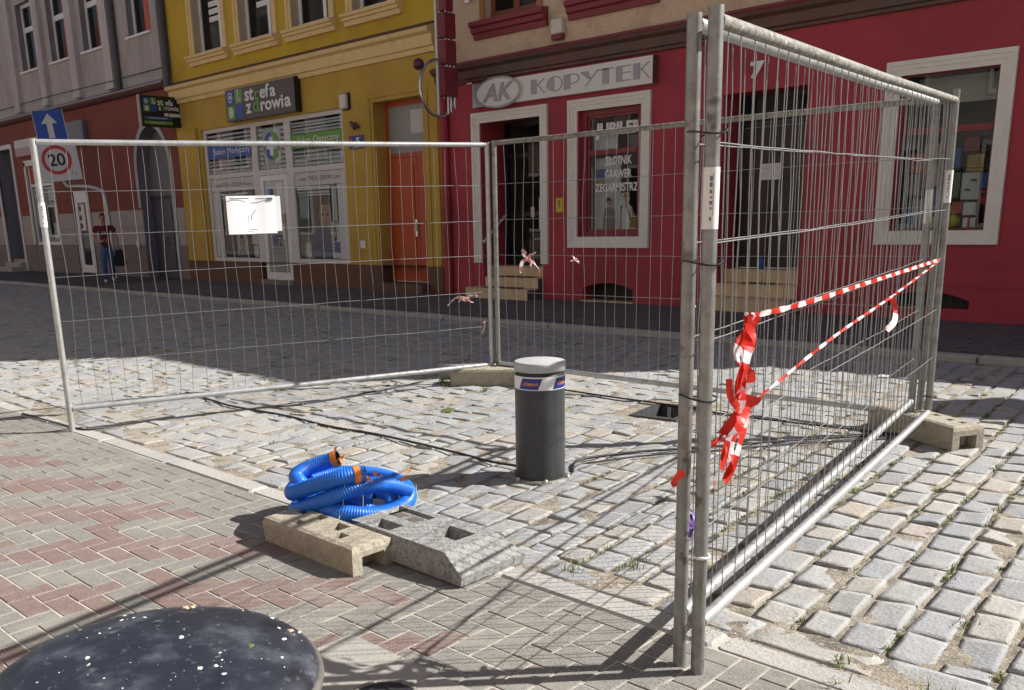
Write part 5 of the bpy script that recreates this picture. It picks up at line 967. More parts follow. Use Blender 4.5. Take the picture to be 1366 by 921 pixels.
b = MB(); b.lathe([(0, -.0), (.07, .0), (.085, .03), (.06, .06), (0, .07)], 16); o_ = b
v = [(x, -z, y * 1.4) for x, y, z in b.v]; b.v = [(a - 24.32, c + FRONT + .0, e + .95) for a, c, e in v]; tag(b.build('wall_light', 'lamp_white'), 'small oval white bulkhead lamp on the stone plinth beside the arched door', 'lamp')
# ---------------- low house on the right (throws the shade on the road), an unseen chimney shaped to cast a blob of shade, houses behind the viewer (seen in the panes)
lh = thing('low_house', 'low house beyond the right edge of the red house', 'house', (4, FRONT, 0))
b = MB(); b.box(RX1 + .02, 9.5, FRONT + .02, FRONT + 8, 0, 3.98); b.build('wall', 'cream_house', lh); b = MB(); b.prism([(FRONT - .1, 3.98), (FRONT + 4, 5.2), (FRONT + 8.1, 3.98)], 'x', RX1 + .02, 9.6); b.build('roof', 'roof', lh)
ch = MB(); ch.box(3.0, 3.2, 12.25, 12.45, 3.9, 5.1); ch.box(2.72, 3.5, 12.15, 12.6, 5.1, 5.55); ch.build('chimney', 'roof', lh)
def back_house(x0, x1, mk, lab, nm):
    t = thing(nm, lab, 'house', ((x0 + x1) / 2, -3.4, 0)); b = MB(); n = int((x1 - x0) / 2.6); st = (x1 - x0) / n
    b.box(x0, x1, -11, -3.4, 0, 12); b.build('wall', mk, t); b = MB(); b.prism([(-3.1, 12), (-7.2, 15), (-11.3, 12)], 'x', x0, x1); b.build('roof', 'roof', t)
    for k in range(n):
        for z0, z1 in ((.9, 2.9), (4.3, 6.2), (7.2, 9.0), (9.8, 11.3)):
            xc = x0 + st * (k + .5); b = MB(); b.box(xc - .65, xc + .65, -3.4, -3.33, z0 - .12, z1 + .12); w_ = b.build('window', 'pvc', t); b = MB(); b.box(xc - .55, xc + .55, -3.335, -3.325, z0, z1); b.build('pane', 'wglass', w_)
back_house(-70, -50.1, 'cream_house', 'far cream house across the street behind the viewer', 'cream_house'); back_house(-50, -34.1, 'pink_house', 'far pink house across the street behind the viewer', 'pink_house'); back_house(-34, -17, 'pink_house', 'pink house across the street behind the viewer', 'pink_house'); back_house(-16.9, -3, 'cream_house', 'cream house across the street behind the viewer', 'cream_house'); back_house(-2.9, 9, 'pink_house', 'second pink house across the street behind the viewer', 'pink_house')
# ================================================================ FENCE PANELS
V3 = Vector
NEAR = V3((-1.361, 2.402, 0)); FAR_ = V3((-1.90, 6.15, 0)); MID = V3((-5.50, 5.90, 0)); LEFT = V3((-6.64, 2.60, 0))
def fence_panel(label, A, B, dz, tops, feet, bot, rail='galv', seed=1, wires=34, lean=0.0, zs=(0.50, 0.80, 1.11, 1.40, 1.69)):
    """steel mesh panel between the feet A and B of its end posts; dz = lift of the top rail (nominal 2.02) at A and B, bot = height of the bottom rail"""
    r = random.Random(seed); A = V3(A); B = V3(B); d = (B - A); Ln = d.length; d.normalize(); nrm = V3((-d.y, d.x, 0))
    t = thing('mesh_fence', label, 'fence', A, 0, 'steel mesh fence panels round the bollard')
    def Q(u, z, o=0.0): return A + d * u + V3((0, 0, z)) + nrm * (o + lean * z)
    def P(u, z, o=0.0): return Q(u, z + (dz[0] + (dz[1] - dz[0]) * u / Ln) * (z - .16) / 1.86, o)
    for u, z0, z1 in ((0, feet[0], tops[0]), (Ln, feet[1], tops[1])):
        b = MB(); b.tube([Q(u, z0), Q(u, .5), Q(u, 1.2), Q(u, z1)], .0215, 14); b.build('post', 'galv_post_shaded' if seed != 3 else 'galv', t)
    b = MB(); b.tube([P(.02, 2.02), P(Ln * .25, 2.02 + r.uniform(-.005, .003)), P(Ln * .5, 2.02 + r.uniform(-.008, .004)), P(Ln - .02, 2.02)], .0195, 12); b.build('top_rail', rail, t)
    b = MB(); b.tube([Q(.02, bot[0]), Q(Ln * .5, (bot[0] + bot[1]) / 2 - .004), Q(Ln - .02, bot[1])], .0205, 12); b.build('bottom_rail', 'galv', t)
    for k in range(wires):
        u = .05 + (Ln - .1) * (k + .5) / wires + r.uniform(-.008, .008); b = MB(); bend = r.choice((0, 0, .003, .005, .012)); ph = r.uniform(0, 6)
        zb = bot[0] + (bot[1] - bot[0]) * u / Ln
        pts = [P(u + bend * math.sin(ph + z * 5) + r.uniform(-.0018, .0018), z, .004 + r.uniform(-.003, .003)) for z in (zb - .01, .33, .50, .65, .80, .95, 1.11, 1.25, 1.40, 1.55, 1.69, 1.85, 2.03)]
        b.tube(pts, .0019, 5, cap=False); b.build('vertical_wire', 'wire', t)
    for z in zs:
        b = MB(); sag = r.uniform(-.012, .008); kx = r.random() * Ln
        pts = [P(Ln * i / 24, z + sag * math.sin(math.pi * i / 24) + r.uniform(-.0018, .0018) - .006 * math.exp(-((Ln * i / 24 - kx) / .12) ** 2), -.003) for i in range(25)]
        b.tube(pts, .0022, 5, cap=False); b.build('horizontal_wire', 'wire', t)
    return t, Q, Ln
BZ = 0.15                                  # top of a concrete foot
FZ = BZ - .1
pl_, PL, LL = fence_panel('left mesh fence with a white sheet hung on it before the yellow house', LEFT, MID, (0, .01), (2.04, 2.05), (0, FZ), (.17, .16), seed=3)
pb_, PB, LB = fence_panel('rear mesh fence between the middle concrete block and the far right block', MID + V3((.05, .03, 0)), FAR_ + V3((-.06, .02, 0)), (.02, .04), (2.06, 2.08), (FZ, FZ), (.17, .12), rail='galv_dirty', seed=5)
pr_, PR, LR = fence_panel('outer right mesh fence with dirty top rail and red white tape', NEAR, FAR_, (-.07, .02), (1.985, 2.10), (0, FZ), (.17, .145), rail='galv_dirty', seed=7, lean=.008)
pi_, PI, LI = fence_panel('inner right mesh fence with shiny top rail, close behind the outer one', NEAR + V3((-.072, .01, 0)), V3((-1.985, 6.09, 0)), (-.068, .01), (1.978, 2.055), (0, FZ), (.18, .22), seed=9, lean=.008)
def sleeve(parent, base, z0, z1, txt, ydir):
    """white printed label wrapped round a post"""
    b = MB(); b.tube([base + V3((0, 0, z0)), base + V3((0, 0, z1))], .0232, 16, cap=False); s_ = b.build('label_sleeve', 'label', parent)
    if txt:
        f = -V3((base.x, base.y, 0)).normalized(); side = V3((-f.y, f.x, 0)); b = MB()
        def bar(a0, a1, h0, h1):
            q = []
            for (sa, hh) in ((a0, h0), (a1, h0), (a1, h1), (a0, h1)):
                an = sa / .0236; v = f * math.cos(an) + side * math.sin(an); q.append(base + v * .0238 + V3((0, 0, hh)))
            b.add(q, [(0, 1, 2, 3)])
        h = z1 - z0
        for i, (a0, a1, t0, t1) in enumerate(((-.004, .004, .78, .86), (-.004, .004, .68, .76), (-.004, .003, .58, .64), (-.003, .004, .50, .53), (-.004, .004, .40, .46), (-.002, .003, .32, .36), (-.003, .003, .14, .20), (.0065, .0078, .22, .92))): bar(a0, a1, z0 + h * t0, z0 + h * t1)
        b.build('label_print', 'grey_ink', s_)
sleeve(pr_, NEAR + V3((-.012, -.002, 0)), 1.395, 1.565, True, 0); sleeve(pl_, LEFT, 1.455, 1.62, True, 0); sleeve(pr_, FAR_ + V3((-.012, -.002, 0)), 1.45, 1.64, True, 0); sleeve(pi_, V3((-1.997, 6.09, 0)), 1.33, 1.53, False, 0)
for z in (1.30, 0.90, 1.66):
    b = MB(); c = NEAR + V3((-.036, .005, z)); b.tube([c + V3((.062 * math.cos(R(a)), .032 * math.sin(R(a)), .006 * math.sin(R(a * 2)))) for a in range(0, 361, 20)], .0028, 6); b.build('tie_wire', 'black', pr_)
b = MB(); b.tube([NEAR + V3((.024 * math.cos(R(a)), .024 * math.sin(R(a)), .40)) for a in range(0, 361, 24)], .005, 6); b.build('cable_tie', 'label', pr_)
for p_, base, z in ((pl_, MID, 2.05), (pb_, MID + V3((.03, .02, 0)), .18), (pr_, FAR_, .25)):
    b = MB(); b.tube([base + V3((.045 * math.cos(R(a)), .03 * math.sin(R(a)), z)) for a in range(0, 361, 24)], .0035, 6); b.build('tie_wire', 'black', p_)

# ---- concrete feet
def foot(name, label, mk, c, ang, L_, W_, H_, holes, notch=True):
    t = thing(name, label, 'concrete block', (0, 0, 0), 0, 'concrete feet of the fence'); b = MB(); ch = .027
    ys = sorted({-W_ / 2 + ch, W_ / 2 - ch, *[h[1] - h[3] for h in holes], *[h[1] + h[3] for h in holes]}); xs = sorted({-L_ / 2 + ch, L_ / 2 - ch, *[h[0] - h[2] for h in holes], *[h[0] + h[2] for h in holes]})
    for i in range(len(xs) - 1):
        for j in range(len(ys) - 1):
            mx, my = (xs[i] + xs[i + 1]) / 2, (ys[j] + ys[j + 1]) / 2
            if any(abs(mx - h[0]) < h[2] and abs(my - h[1]) < h[3] for h in holes): continue
            b.add([(xs[i], ys[j], H_), (xs[i + 1], ys[j], H_), (xs[i + 1], ys[j + 1], H_), (xs[i], ys[j + 1], H_)], [(0, 1, 2, 3)])
    for hx, hy, rx, ry in holes:
        q = [(hx - rx, hy - ry), (hx + rx, hy - ry), (hx + rx, hy + ry), (hx - rx, hy + ry)]; k = .82
        b.add([(x, y, H_) for x, y in q] + [(hx + (x - hx) * k, hy + (y - hy) * k, .012) for x, y in q], [(0, 1, 5, 4), (1, 2, 6, 5), (2, 3, 7, 6), (3, 0, 4, 7), (4, 5, 6, 7)])
    l, w_ = L_ / 2, W_ / 2; r = random.Random(int(L_ * 1000 + c[0] * 100))
    def loop(dx, dz): return [(-l + dx, -w_ + dx, dz), (l - dx, -w_ + dx, dz), (l - dx, w_ - dx, dz), (-l + dx, w_ - dx, dz)]
    c2 = ch * .3; v = loop(ch, H_) + loop(c2, H_ - c2) + loop(0, H_ - ch) + loop(.004, 0.0)
    for k in range(3):
        for i in range(4):
            if k == 2 and i in (1, 3): continue          # the short ends get a hand slot
            b.add([v[i + 4 * k], v[i + 4 * k + 4], v[(i + 1) % 4 + 4 * k + 4], v[(i + 1) % 4 + 4 * k]], [(0, 1, 2, 3)])
    y0, y1, z1, dp = -W_ * .27, W_ * .27, H_ * .6, .09
    for sg_ in (-1, 1):
        x0, zt = sg_ * l, H_ - ch
        for (ya, yb, za_, zb_) in ((-w_, y0, 0, zt), (y1, w_, 0, zt), (y0, y1, z1, zt)): b.add([(x0, ya, za_), (x0, yb, za_), (x0, yb, zb_), (x0, ya, zb_)], [(0, 1, 2, 3)])
        xi = x0 - sg_ * dp; b.add([(x0, y0, 0), (x0, y1, 0), (x0, y1, z1), (x0, y0, z1), (xi, y0, 0), (xi, y1, 0), (xi, y1, z1), (xi, y0, z1)], [(4, 5, 6, 7), (0, 4, 7, 3), (1, 5, 6, 2), (3, 7, 6, 2)])
    b.v = [(x + r.uniform(-.002, .002), y + r.uniform(-.002, .002), z) for x, y, z in b.v] if False else b.v
    b.build('block', mk, t)
    t.location = c; t.rotation_euler = (0, 0, ang); return t
M['hole'] = mat('painted_slot_shade', (0.13, 0.105, 0.08), 0.95, vary=0.2, scale=30)  # shade inside the slab sockets, put into the colour
holes70 = [(-.24, .0, .028, .028), (-.12, .045, .028, .028), (-.12, -.045, .02, .02), (.0, .0, .028, .028), (.12, .05, .03, .03), (.14, -.05, .022, .022), (.25, .0, .026, .026)]
f1 = foot('concrete_block', 'loose beige concrete foot lying beside the blue hose coil', 'conc_beige', (-3.19, 2.30, 0), R(-1), .68, .225, .122, [(-.24, .05, .03, .022), (-.11, .055, .034, .024), (-.13, -.05, .034, .022), (.06, .03, .045, .036), (.165, -.035, .03, .026)])
f2 = foot('concrete_block', 'beige concrete foot under the middle post, behind the dark bollard', 'conc_beige', (-5.42, 5.86, 0), R(36), .78, .24, BZ, [(-.25, 0, .03, .03), (-.02, .03, .028, .028), (.28, 0, .03, .03)])
f3 = foot('concrete_block', 'beige concrete foot under the far right posts', 'conc_beige', (-1.90, 6.07, 0), R(-31), .76, .225, BZ, [(-.18, .03, .025, .025), (.06, .04, .025, .022), (.20, .02, .025, .022), (.29, .03, .022, .02)])
f2b = foot('concrete_block', 'second grey concrete foot half hidden behind the middle foot', 'conc_grey', (-5.75, 5.98, 0), R(22), .74, .22, BZ - .02, [(-.2, 0, .03, .03), (.2, 0, .03, .03)])
# grey chamfered footplate with square sockets
fp = thing('socket_slab', 'grey concrete socket slab with chamfered ends, beside the loose beige block', 'concrete slab', (0, 0, 0))
b = MB(); l, w_, H_, chx, chy = .40, .195, .108, .13, .03
hs = [(.125, .03, .08, .062), (-.17, -.10, .075, .045), (-.20, .065, .125, .06)]
xs = sorted({-l + chx, l - chx, *[h[0] - h[2] for h in hs], *[h[0] + h[2] for h in hs]}); ys = sorted({-w_ + chy, w_ - chy, *[h[1] - h[3] for h in hs], *[h[1] + h[3] for h in hs]})
for i in range(len(xs) - 1):
    for j in range(len(ys) - 1):
        mx, my = (xs[i] + xs[i + 1]) / 2, (ys[j] + ys[j + 1]) / 2
        if any(abs(mx - h[0]) < h[2] and abs(my - h[1]) < h[3] for h in hs): continue
        b.add([(xs[i], ys[j], H_), (xs[i + 1], ys[j], H_), (xs[i + 1], ys[j + 1], H_), (xs[i], ys[j + 1], H_)], [(0, 1, 2, 3)])
for k_, (hx, hy, rx, ry) in enumerate(hs):
    q = [(hx - rx, hy - ry), (hx + rx, hy - ry), (hx + rx, hy + ry), (hx - rx, hy + ry)]; dp = .10 if k_ < 2 else .035
    b.add([(x, y, H_) for x, y in q] + [(hx + (x - hx) * .8, hy + (y - hy) * .8, H_ - dp) for x, y in q], [(0, 1, 5, 4), (1, 2, 6, 5), (2, 3, 7, 6), (3, 0, 4, 7), (4, 5, 6, 7)])
tp_ = [(-l + chx, -w_ + chy), (l - chx, -w_ + chy), (l - chx, w_ - chy), (-l + chx, w_ - chy)]; bt = [(-l, -w_), (l, -w_), (l, w_), (-l, w_)]
v = [(x, y, H_) for x, y in tp_] + [(x, y, .042) for x, y in bt] + [(x * .985, y * .985, 0) for x, y in bt]
b.add(v, [(i + 4 * k, i + 4 * k + 4, (i + 1) % 4 + 4 * k + 4, (i + 1) % 4 + 4 * k) for k in range(2) for i in range(4)]); b.build('block', 'conc_grey', fp)
b = MB(); b.box(-.29, -.11, .022, .108, H_ - .036, H_ - .014); b.build('socket_insert', 'conc_grey', fp)
for dx in (-.25, -.15): b = MB(); b.box(dx - .032, dx + .032, .038, .092, H_ - .0155, H_ - .0125); b.build('socket', 'hole', fp)  # flat dark plates painted as the shade in the sockets
fp.location = (-2.815, 2.575, .012); fp.rotation_euler = (R(-1.5), R(1.2), R(0.5))

# ================================================================ BOLLARD
bl = thing('bollard', 'anthracite cylindrical bollard with aluminium cap and white band', 'bollard', (-3.208, 3.828, 0)); br = .139; bz = .668
c0 = (-3.208, 3.828, 0)
b = MB(); b.lathe([(br, .012), (br, bz - .145)], 56, c0); b.build('body', 'bollard', bl)
b = MB(); b.lathe([(br + .0012, bz - .145), (br + .0012, bz - .072)], 56, c0); bd = b.build('band', 'reflect', bl)
b = MB(); b.lathe([(br, bz - .146), (br, bz - .144)], 56, c0); b.lathe([(br - .001, bz - .072), (br - .008, bz - .066), (br - .008, bz - .052)], 56, c0); b.build('groove', 'black', bl)
b = MB(); b.lathe([(br - .008, bz - .052), (br + .002, bz - .050), (br + .004, bz - .008), (br + .0005, bz - .001), (br - .006, bz + .001), (0, bz + .003)], 56, c0); b.build('cap', 'alu', bl)
b = MB(); b.lathe([(br + .035, .0), (br + .035, .012), (br + .003, .014)], 48, c0); b.build('flange', 'galv_dirty', bl)
for a in (20, 80, 140, 200, 260, 320): b = MB(); b.lathe([(.0, .028), (.010, .026), (.012, .012)], 6, (c0[0] + (br + .022) * math.cos(R(a)), c0[1] + (br + .022) * math.sin(R(a)), 0)); b.build('bolt', 'galv', bl)
def wrap(px0, px1, z0, z1, sh, mk, nm, parent, off, az0):
    """parallelogram bent round the bollard; angles in degrees round the axis, sheared by sh"""
    b = MB(); n = 16; v = []
    for z, s in ((z0, 0), (z1, sh)):
        for i in range(n + 1):
            a = R(az0 + px0 + (px1 - px0) * i / n + s); v.append((c0[0] + (br + off) * math.cos(a), c0[1] + (br + off) * math.sin(a), z))
    b.add(v, [(i, i + 1, n + 2 + i, n + 1 + i) for i in range(n)]); return b.build(nm, mk, parent)
def wrap_text(s, px0, px1, z0, z1, mk, parent, off, az0):
    cu = bpy.data.curves.new('t', 'FONT'); cu.body = s; cu.offset = .012; cu.shear = .2; cu.resolution_u = 3; t = bpy.data.objects.new('t', cu); me = bpy.data.meshes.new_from_object(t); bpy.data.objects.remove(t)
    X = [v.co.x for v in me.vertices]; Y = [v.co.y for v in me.vertices]; b = MB(); v = []
    for q in me.vertices:
        a = R(az0 + px0 + (px1 - px0) * (q.co.x - min(X)) / (max(X) - min(X))); v.append((c0[0] + (br + off) * math.cos(a), c0[1] + (br + off) * math.sin(a), z0 + (z1 - z0) * (q.co.y - min(Y)) / (max(Y) - min(Y))))
    b.add(v, [tuple(p.vertices) for p in me.polygons]); bpy.data.meshes.remove(me); b.build('lettering', mk, parent)
az = math.degrees(math.atan2(-c0[1], -c0[0]))
for off in (-22, 60, 150, 240):
    wrap(-30, 18, bz - .140, bz - .080, 10, 'logo_blue', 'logo_plate', bd, .0022, az + off); wrap_text('HÖRMANN', -18, 18, bz - .120, bz - .098, 'orange', bd, .0034, az + off)
# ================================================================ HOSE COIL
hc = thing('hose_coil', 'coil of bright blue corrugated hose tied with orange tape', 'hose', (-3.42, 2.62, .0))
fv = V3((-.79, .613, 0)); rv = V3((.613, .79, 0)); HC = V3((-3.44, 2.665, 0)); HR = .0385
def hp(th, r_, z): return HC + (rv * math.cos(R(th)) + fv * math.sin(R(th))) * r_ + V3((0, 0, z))
def hose(pts, nm='hose'):
    P = smooth_path(pts, .0029); b = MB(); b.tube(P, lambda i: HR * (1.0 + (.035 if i % 4 < 2 else -.035)), 14, cap=False); o = b.build(nm, 'hose', hc)
    b = MB()
    for a, c in ((P[0], P[4]), (P[-1], P[-5])):
        d = (c - a).normalized(); b.tube([a + d * .0005, a + d * .09], HR * .86, 14, cap=False); b.add(*ringcap(a, d, HR * 1.03, HR * .85))
        u = d.cross(V3((0, 0, 1))).normalized(); w2 = d.cross(u); q = a + d * .06; b.add([q + (u * math.cos(2 * math.pi * k / 14) + w2 * math.sin(2 * math.pi * k / 14)) * HR * .87 for k in range(14)], [tuple(range(14))])
    b.build('bore', 'hose_in', hc); return P
def ringcap(c, d, r1, r0, n=16):
    u = d.cross(V3((0, 0, 1))).normalized(); w2 = d.cross(u); v = [c + (u * math.cos(2 * math.pi * k / n) + w2 * math.sin(2 * math.pi * k / n)) * r_ for r_ in (r1, r0) for k in range(n)]
    return v, [(i, (i + 1) % n, n + (i + 1) % n, n + i) for i in range(n)]
H1 = hose([(-3.245, 2.590, 0.288), (-3.298, 2.489, 0.283), (-3.402, 2.420, 0.243), (-3.525, 2.392, 0.192), (-3.622, 2.431, 0.162), (-3.707, 2.517, 0.158), (-3.737, 2.642, 0.163), (-3.705, 2.748, 0.168), (-3.641, 2.847, 0.164), (-3.532, 2.922, 0.151), (-3.385, 2.932, 0.135), (-3.272, 2.881, 0.118), (-3.195, 2.785, 0.100), (-3.188, 2.664, 0.090), (-3.227, 2.532, 0.105), (-3.339, 2.450, 0.120), (-3.482, 2.461, 0.118), (-3.583, 2.526, 0.105), (-3.634, 2.643, 0.09), (-3.606, 2.76, 0.07), (-3.5, 2.84, 0.05)])
H2 = hose([(-3.215, 2.836, 0.150), (-3.241, 2.758, 0.191), (-3.252, 2.643, 0.222), (-3.278, 2.528, 0.220), (-3.354, 2.440, 0.178), (-3.484, 2.396, 0.119), (-3.589, 2.424, 0.080), (-3.663, 2.508, 0.075), (-3.706, 2.648, 0.080), (-3.655, 2.780, 0.085), (-3.564, 2.861, 0.085), (-3.409, 2.870, 0.07), (-3.316, 2.80, 0.055), (-3.270, 2.72, 0.05)])
H3 = hose([(-3.578, 2.690, 0.288), (-3.640, 2.640, 0.262), (-3.690, 2.570, 0.238), (-3.690, 2.510, 0.215), (-3.64, 2.495, 0.19), (-3.59, 2.53, 0.15), (-3.55, 2.58, 0.10)])
H4 = hose([(-3.275, 2.645, 0.075), (-3.365, 2.598, 0.125), (-3.462, 2.570, 0.125), (-3.544, 2.62, 0.09), (-3.56, 2.72, 0.05)])
def wrap_tape(P, i0, i1, seed):
    r = random.Random(seed); b = MB(); b.tube(P[i0:i1], lambda i: HR * (1.1 + r.uniform(-.03, .05)), 14, cap=False); b.build('orange_tape', 'orange_tape', hc)
wrap_tape(H1, 10, 21, 1); wrap_tape(H3, 0, 11, 2)
b = MB(); r_ = random.Random(4)
for base, n in ((H1[10] + V3((0.03, 0.02, -.03)), 8), (H3[1], 5), (H2[20] + V3((0, 0, HR)), 6)):
    for _ in range(n):
        p = base + V3((r_.uniform(-.03, .05), r_.uniform(-.02, .04), r_.uniform(-.02, .035))); q = p + V3((r_.uniform(-.03, .04), r_.uniform(-.02, .03), r_.uniform(-.012, .012))); u = V3((r_.uniform(-.01, .01), r_.uniform(-.01, .01), .018))
        b.add([p, q, q + u, p + u], [(0, 1, 2, 3)])
b.build('orange_tape', 'orange_tape', hc)
b = MB(); q = V3((-3.17, 2.84, .11))
b.tube([q + V3((0, 0, .08)), q + V3((.03, -.02, .02)), q + V3((.06, -.10, -.10)), q + V3((.10, -.05, -.08)), q + V3((.05, .04, .05))], .0014, 5); b.tube([hp(262, .245, .28), hp(258, .25, .15), hp(255, .31, .09)], .0014, 5); b.tube([hp(285, .2, .28), hp(280, .23, .12)], .0014, 5)
b.build('tie_wire', 'frost', hc)
st_ = MB(); vs, fs = SHAPES[3]; st_.add([(x * .14 - 3.40, y * .11 + 2.86, (z + .01) * 1 + .055) for x, y, z in vs], fs); o = st_.build('loose_stone', 'kerb'); tag(o, 'loose rough stone lying inside the blue hose coil', 'stone')
# ================================================================ PIT, CABLES
pt = thing('cable_pit', 'open square cable pit with dark plastic frame sunk in the setts', 'cable pit', (PIT_C.x, PIT_C.y, 0))
def pw(u, v, z): q = PIT_C + PU * u + PV * v; return (q.x, q.y, z)
b = MB(); iu, iv = PIT_U - .025, PIT_V - .02
ro = [(-PIT_U - .02, -PIT_V - .02), (PIT_U + .02, -PIT_V - .02), (PIT_U + .02, PIT_V + .02), (-PIT_U - .02, PIT_V + .02)]; ri = [(-iu, -iv), (iu, -iv), (iu, iv), (-iu, iv)]
b.add([pw(*q, .008) for q in ro] + [pw(*q, .010) for q in ri] + [pw(*q, -.05) for q in ro], [(i, (i + 1) % 4, 4 + (i + 1) % 4, 4 + i) for i in range(4)] + [(i, 8 + i, 8 + (i + 1) % 4, (i + 1) % 4) for i in range(4)]); b.build('frame', 'pit', pt)
b = MB(); b.add([pw(*q, .010) for q in ri] + [pw(*q, -.32) for q in ri], [(i, (i + 1) % 4, 4 + (i + 1) % 4, 4 + i) for i in range(4)] + [(4, 5, 6, 7)]); b.build('shaft', 'pit', pt)
b = MB()
for k in range(5): u = -iu + .06 + k * .08; b.add([pw(u, iv - .004, -.01), pw(u + .03, iv - .004, -.01), pw(u + .03, iv - .004, -.09), pw(u, iv - .004, -.09)], [(0, 1, 2, 3)])
for k in range(3): u = -iv + .05 + k * .09; b.add([pw(iu - .004, u, -.01), pw(iu - .004, u + .03, -.01), pw(iu - .004, u + .03, -.09), pw(iu - .004, u, -.09)], [(0, 1, 2, 3)])
b.build('ribs', 'frost', pt)
b = MB(); b.box(PIT_C.x - .1, PIT_C.x - .03, PIT_C.y - .02, PIT_C.y + .03, -.3, -.1); b.build('junction_box', 'frost', pt)
def cable(pts, r_, label, mk='black'):
    P = smooth_path([(x, y, .004 + r_ + (rnd.uniform(-.003, .006))) for x, y in pts], .04); b = MB(); b.tube(P, r_, 7); tag(b.build('cable', mk), label, 'cable', 'black cables lying on the setts')
cable([(-7.6, 2.60), (-7.0, 2.62), (-6.57, 2.67), (-6.52, 2.88), (-6.45, 3.13), (-6.22, 3.83), (-6.05, 4.20), (-5.95, 4.91), (-5.98, 5.5)], .007, 'thin black cable running from the left post along the left fence panel')
cable([(-7.3, 3.88), (-6.80, 3.84), (-6.48, 3.81), (-6.25, 3.83), (-5.79, 3.87), (-5.19, 3.85), (-4.75, 3.90), (-4.27, 3.88), (-3.85, 3.87), (-3.62, 3.85), (-3.34, 3.88)], .008, 'black cable running from the left fence panel to the foot of the bollard')
cable([(-3.10, 3.98), (-3.22, 4.18), (-3.17, 4.36), (-3.06, 4.58), (-2.91, 4.80), (-2.75, 5.02), (-2.45, 5.44), (-2.14, 5.84), (-2.05, 5.95)], .008, 'thicker black cable of the pair from the bollard to the far right foot')
cable([(-3.07, 3.92), (-3.17, 4.12), (-3.10, 4.27), (-3.00, 4.49), (-2.86, 4.72), (-2.70, 4.94), (-2.42, 5.37), (-2.10, 5.76), (-2.03, 5.86)], .006, 'thinner black cable of the pair from the bollard to the far right foot')
cable([(-5.4, 5.86), (-5.11, 5.90), (-4.67, 5.92), (-4.19, 5.91), (-3.80, 5.93), (-3.21, 5.87), (-2.72, 5.89), (-2.33, 5.96), (-2.0, 5.98)], .007, 'thin black cable along the rear fence panel past the open pit')
# ================================================================ TAPE, SHEET, RIBBON
def ribbon(pts, width, mats2, step=.05, twist=0.0, b=None, flat=V3((0, 0, 1)), phase=0, jitter=0.0, stripe=.10):
    """thin printed film along a path: smoothly twisting, creased, stripes of the given length"""
    P = smooth_path(pts, min(step, .018)); b = b or MB(); n = len(P); prev = None; ln = phase * stripe; k1, k2 = rnd.uniform(0, 6), rnd.uniform(0, 6)
    for i, p in enumerate(P):
        t = (P[min(i + 1, n - 1)] - P[max(i - 1, 0)]).normalized(); a = t.cross(flat); a = a.normalized() if a.length > 1e-4 else V3((1, 0, 0)); u = t.cross(a).normalized()
        an = twist * i / n + jitter * (math.sin(ln * 21 + k1) + .6 * math.sin(ln * 47 + k2)); wd = width * (1 - .45 * jitter * (1 + math.sin(ln * 33 + k2))); w_ = (u * math.cos(an) + a * math.sin(an)) * wd / 2; crease = (a * math.cos(an) - u * math.sin(an)) * width * .12 * math.sin(ln * 29 + k1)
        cur = (p - w_, p + crease, p + w_)
        if prev: b.add([prev[0], prev[1], prev[2], cur[0], cur[1], cur[2]], [(0, 1, 4, 3), (1, 2, 5, 4)], (int(ln / stripe) % 2 if stripe != .16 else int((ln / .16) % 1 > .72)), True); ln += (p - P[i - 1]).length
        prev = cur
    return b
bt_ = thing('barrier_tape', 'red and white barrier tape strung along the right fence panel with a torn bundle', 'barrier tape', (PR(.3, 0).x, PR(.3, 0).y, 0)); TM = ['tape_red', 'tape_white']
K0 = PR(.30, 1.115, -.02)
ribbon([K0, PR(.9, 1.105, -.022), PR(1.8, 1.110, -.02), PR(2.8, 1.115, -.02), PR(3.60, 1.120, -.02)], .021, TM, .055, .5, jitter=.22).build('upper_run', TM, bt_)
ribbon([PR(.02, 0.750, -.02), PR(.25, 0.815, -.025), PR(.6, 0.855, -.024), PR(1.4, 0.935, -.02), PR(2.4, 1.010, -.022), PR(3.60, 1.115, -.022)], .014, TM, .055, 1.5, jitter=.3).build('lower_run', TM, bt_)
b = MB(); r7 = random.Random(7)
def loop(pts, ph, w_=.05, tw_=1.0):
    q = [V3(p) + V3((r7.uniform(-.008, .008), r7.uniform(-.012, .012), r7.uniform(-.01, .01))) for p in pts]; ribbon(q, w_ * .72, TM, .02, tw_, b, V3((.6, .8, .1)), ph, .42, .16)
loop([PR(.30, 1.115, -.02), PR(.24, 1.050, -.05), PR(.17, 0.980, -.06), PR(.16, 0.930, -.05), PR(.22, 0.870, -.03), PR(.25, 0.820, -.03)], 0, .055, .6)
loop([PR(.29, 1.110, -.03), PR(.27, 1.030, -.03), PR(.23, 0.970, -.04), PR(.21, 0.900, -.03), PR(.16, 0.850, -.05), PR(.10, 0.780, -.03)], 0, .05, -.8)
loop([PR(.11, 0.950, -.03), PR(.10, 0.900, -.04), PR(.14, 0.850, -.05), PR(.20, 0.810, -.03)], 1, .045, .8)
loop([PR(.26, 0.820, -.03), PR(.21, 0.750, -.05), PR(.15, 0.690, -.05), PR(.09, 0.620, -.03)], 0, .045, .7)
loop([PR(.24, 0.830, -.03), PR(.16, 0.790, -.06), PR(.06, 0.770, -.03), PR(.02, 0.750, .0)], 0, .05, -.5)
loop([PR(.10, 0.770, -.03), PR(.07, 0.720, -.05), PR(.05, 0.670, -.03), PR(.045, 0.610, -.03)], 1, .022, 1.2)
loop([PR(.20, 0.880, -.03), PR(.26, 0.850, -.07), PR(.30, 0.840, -.04), PR(.28, 0.810, -.02)], 0, .055, .5)
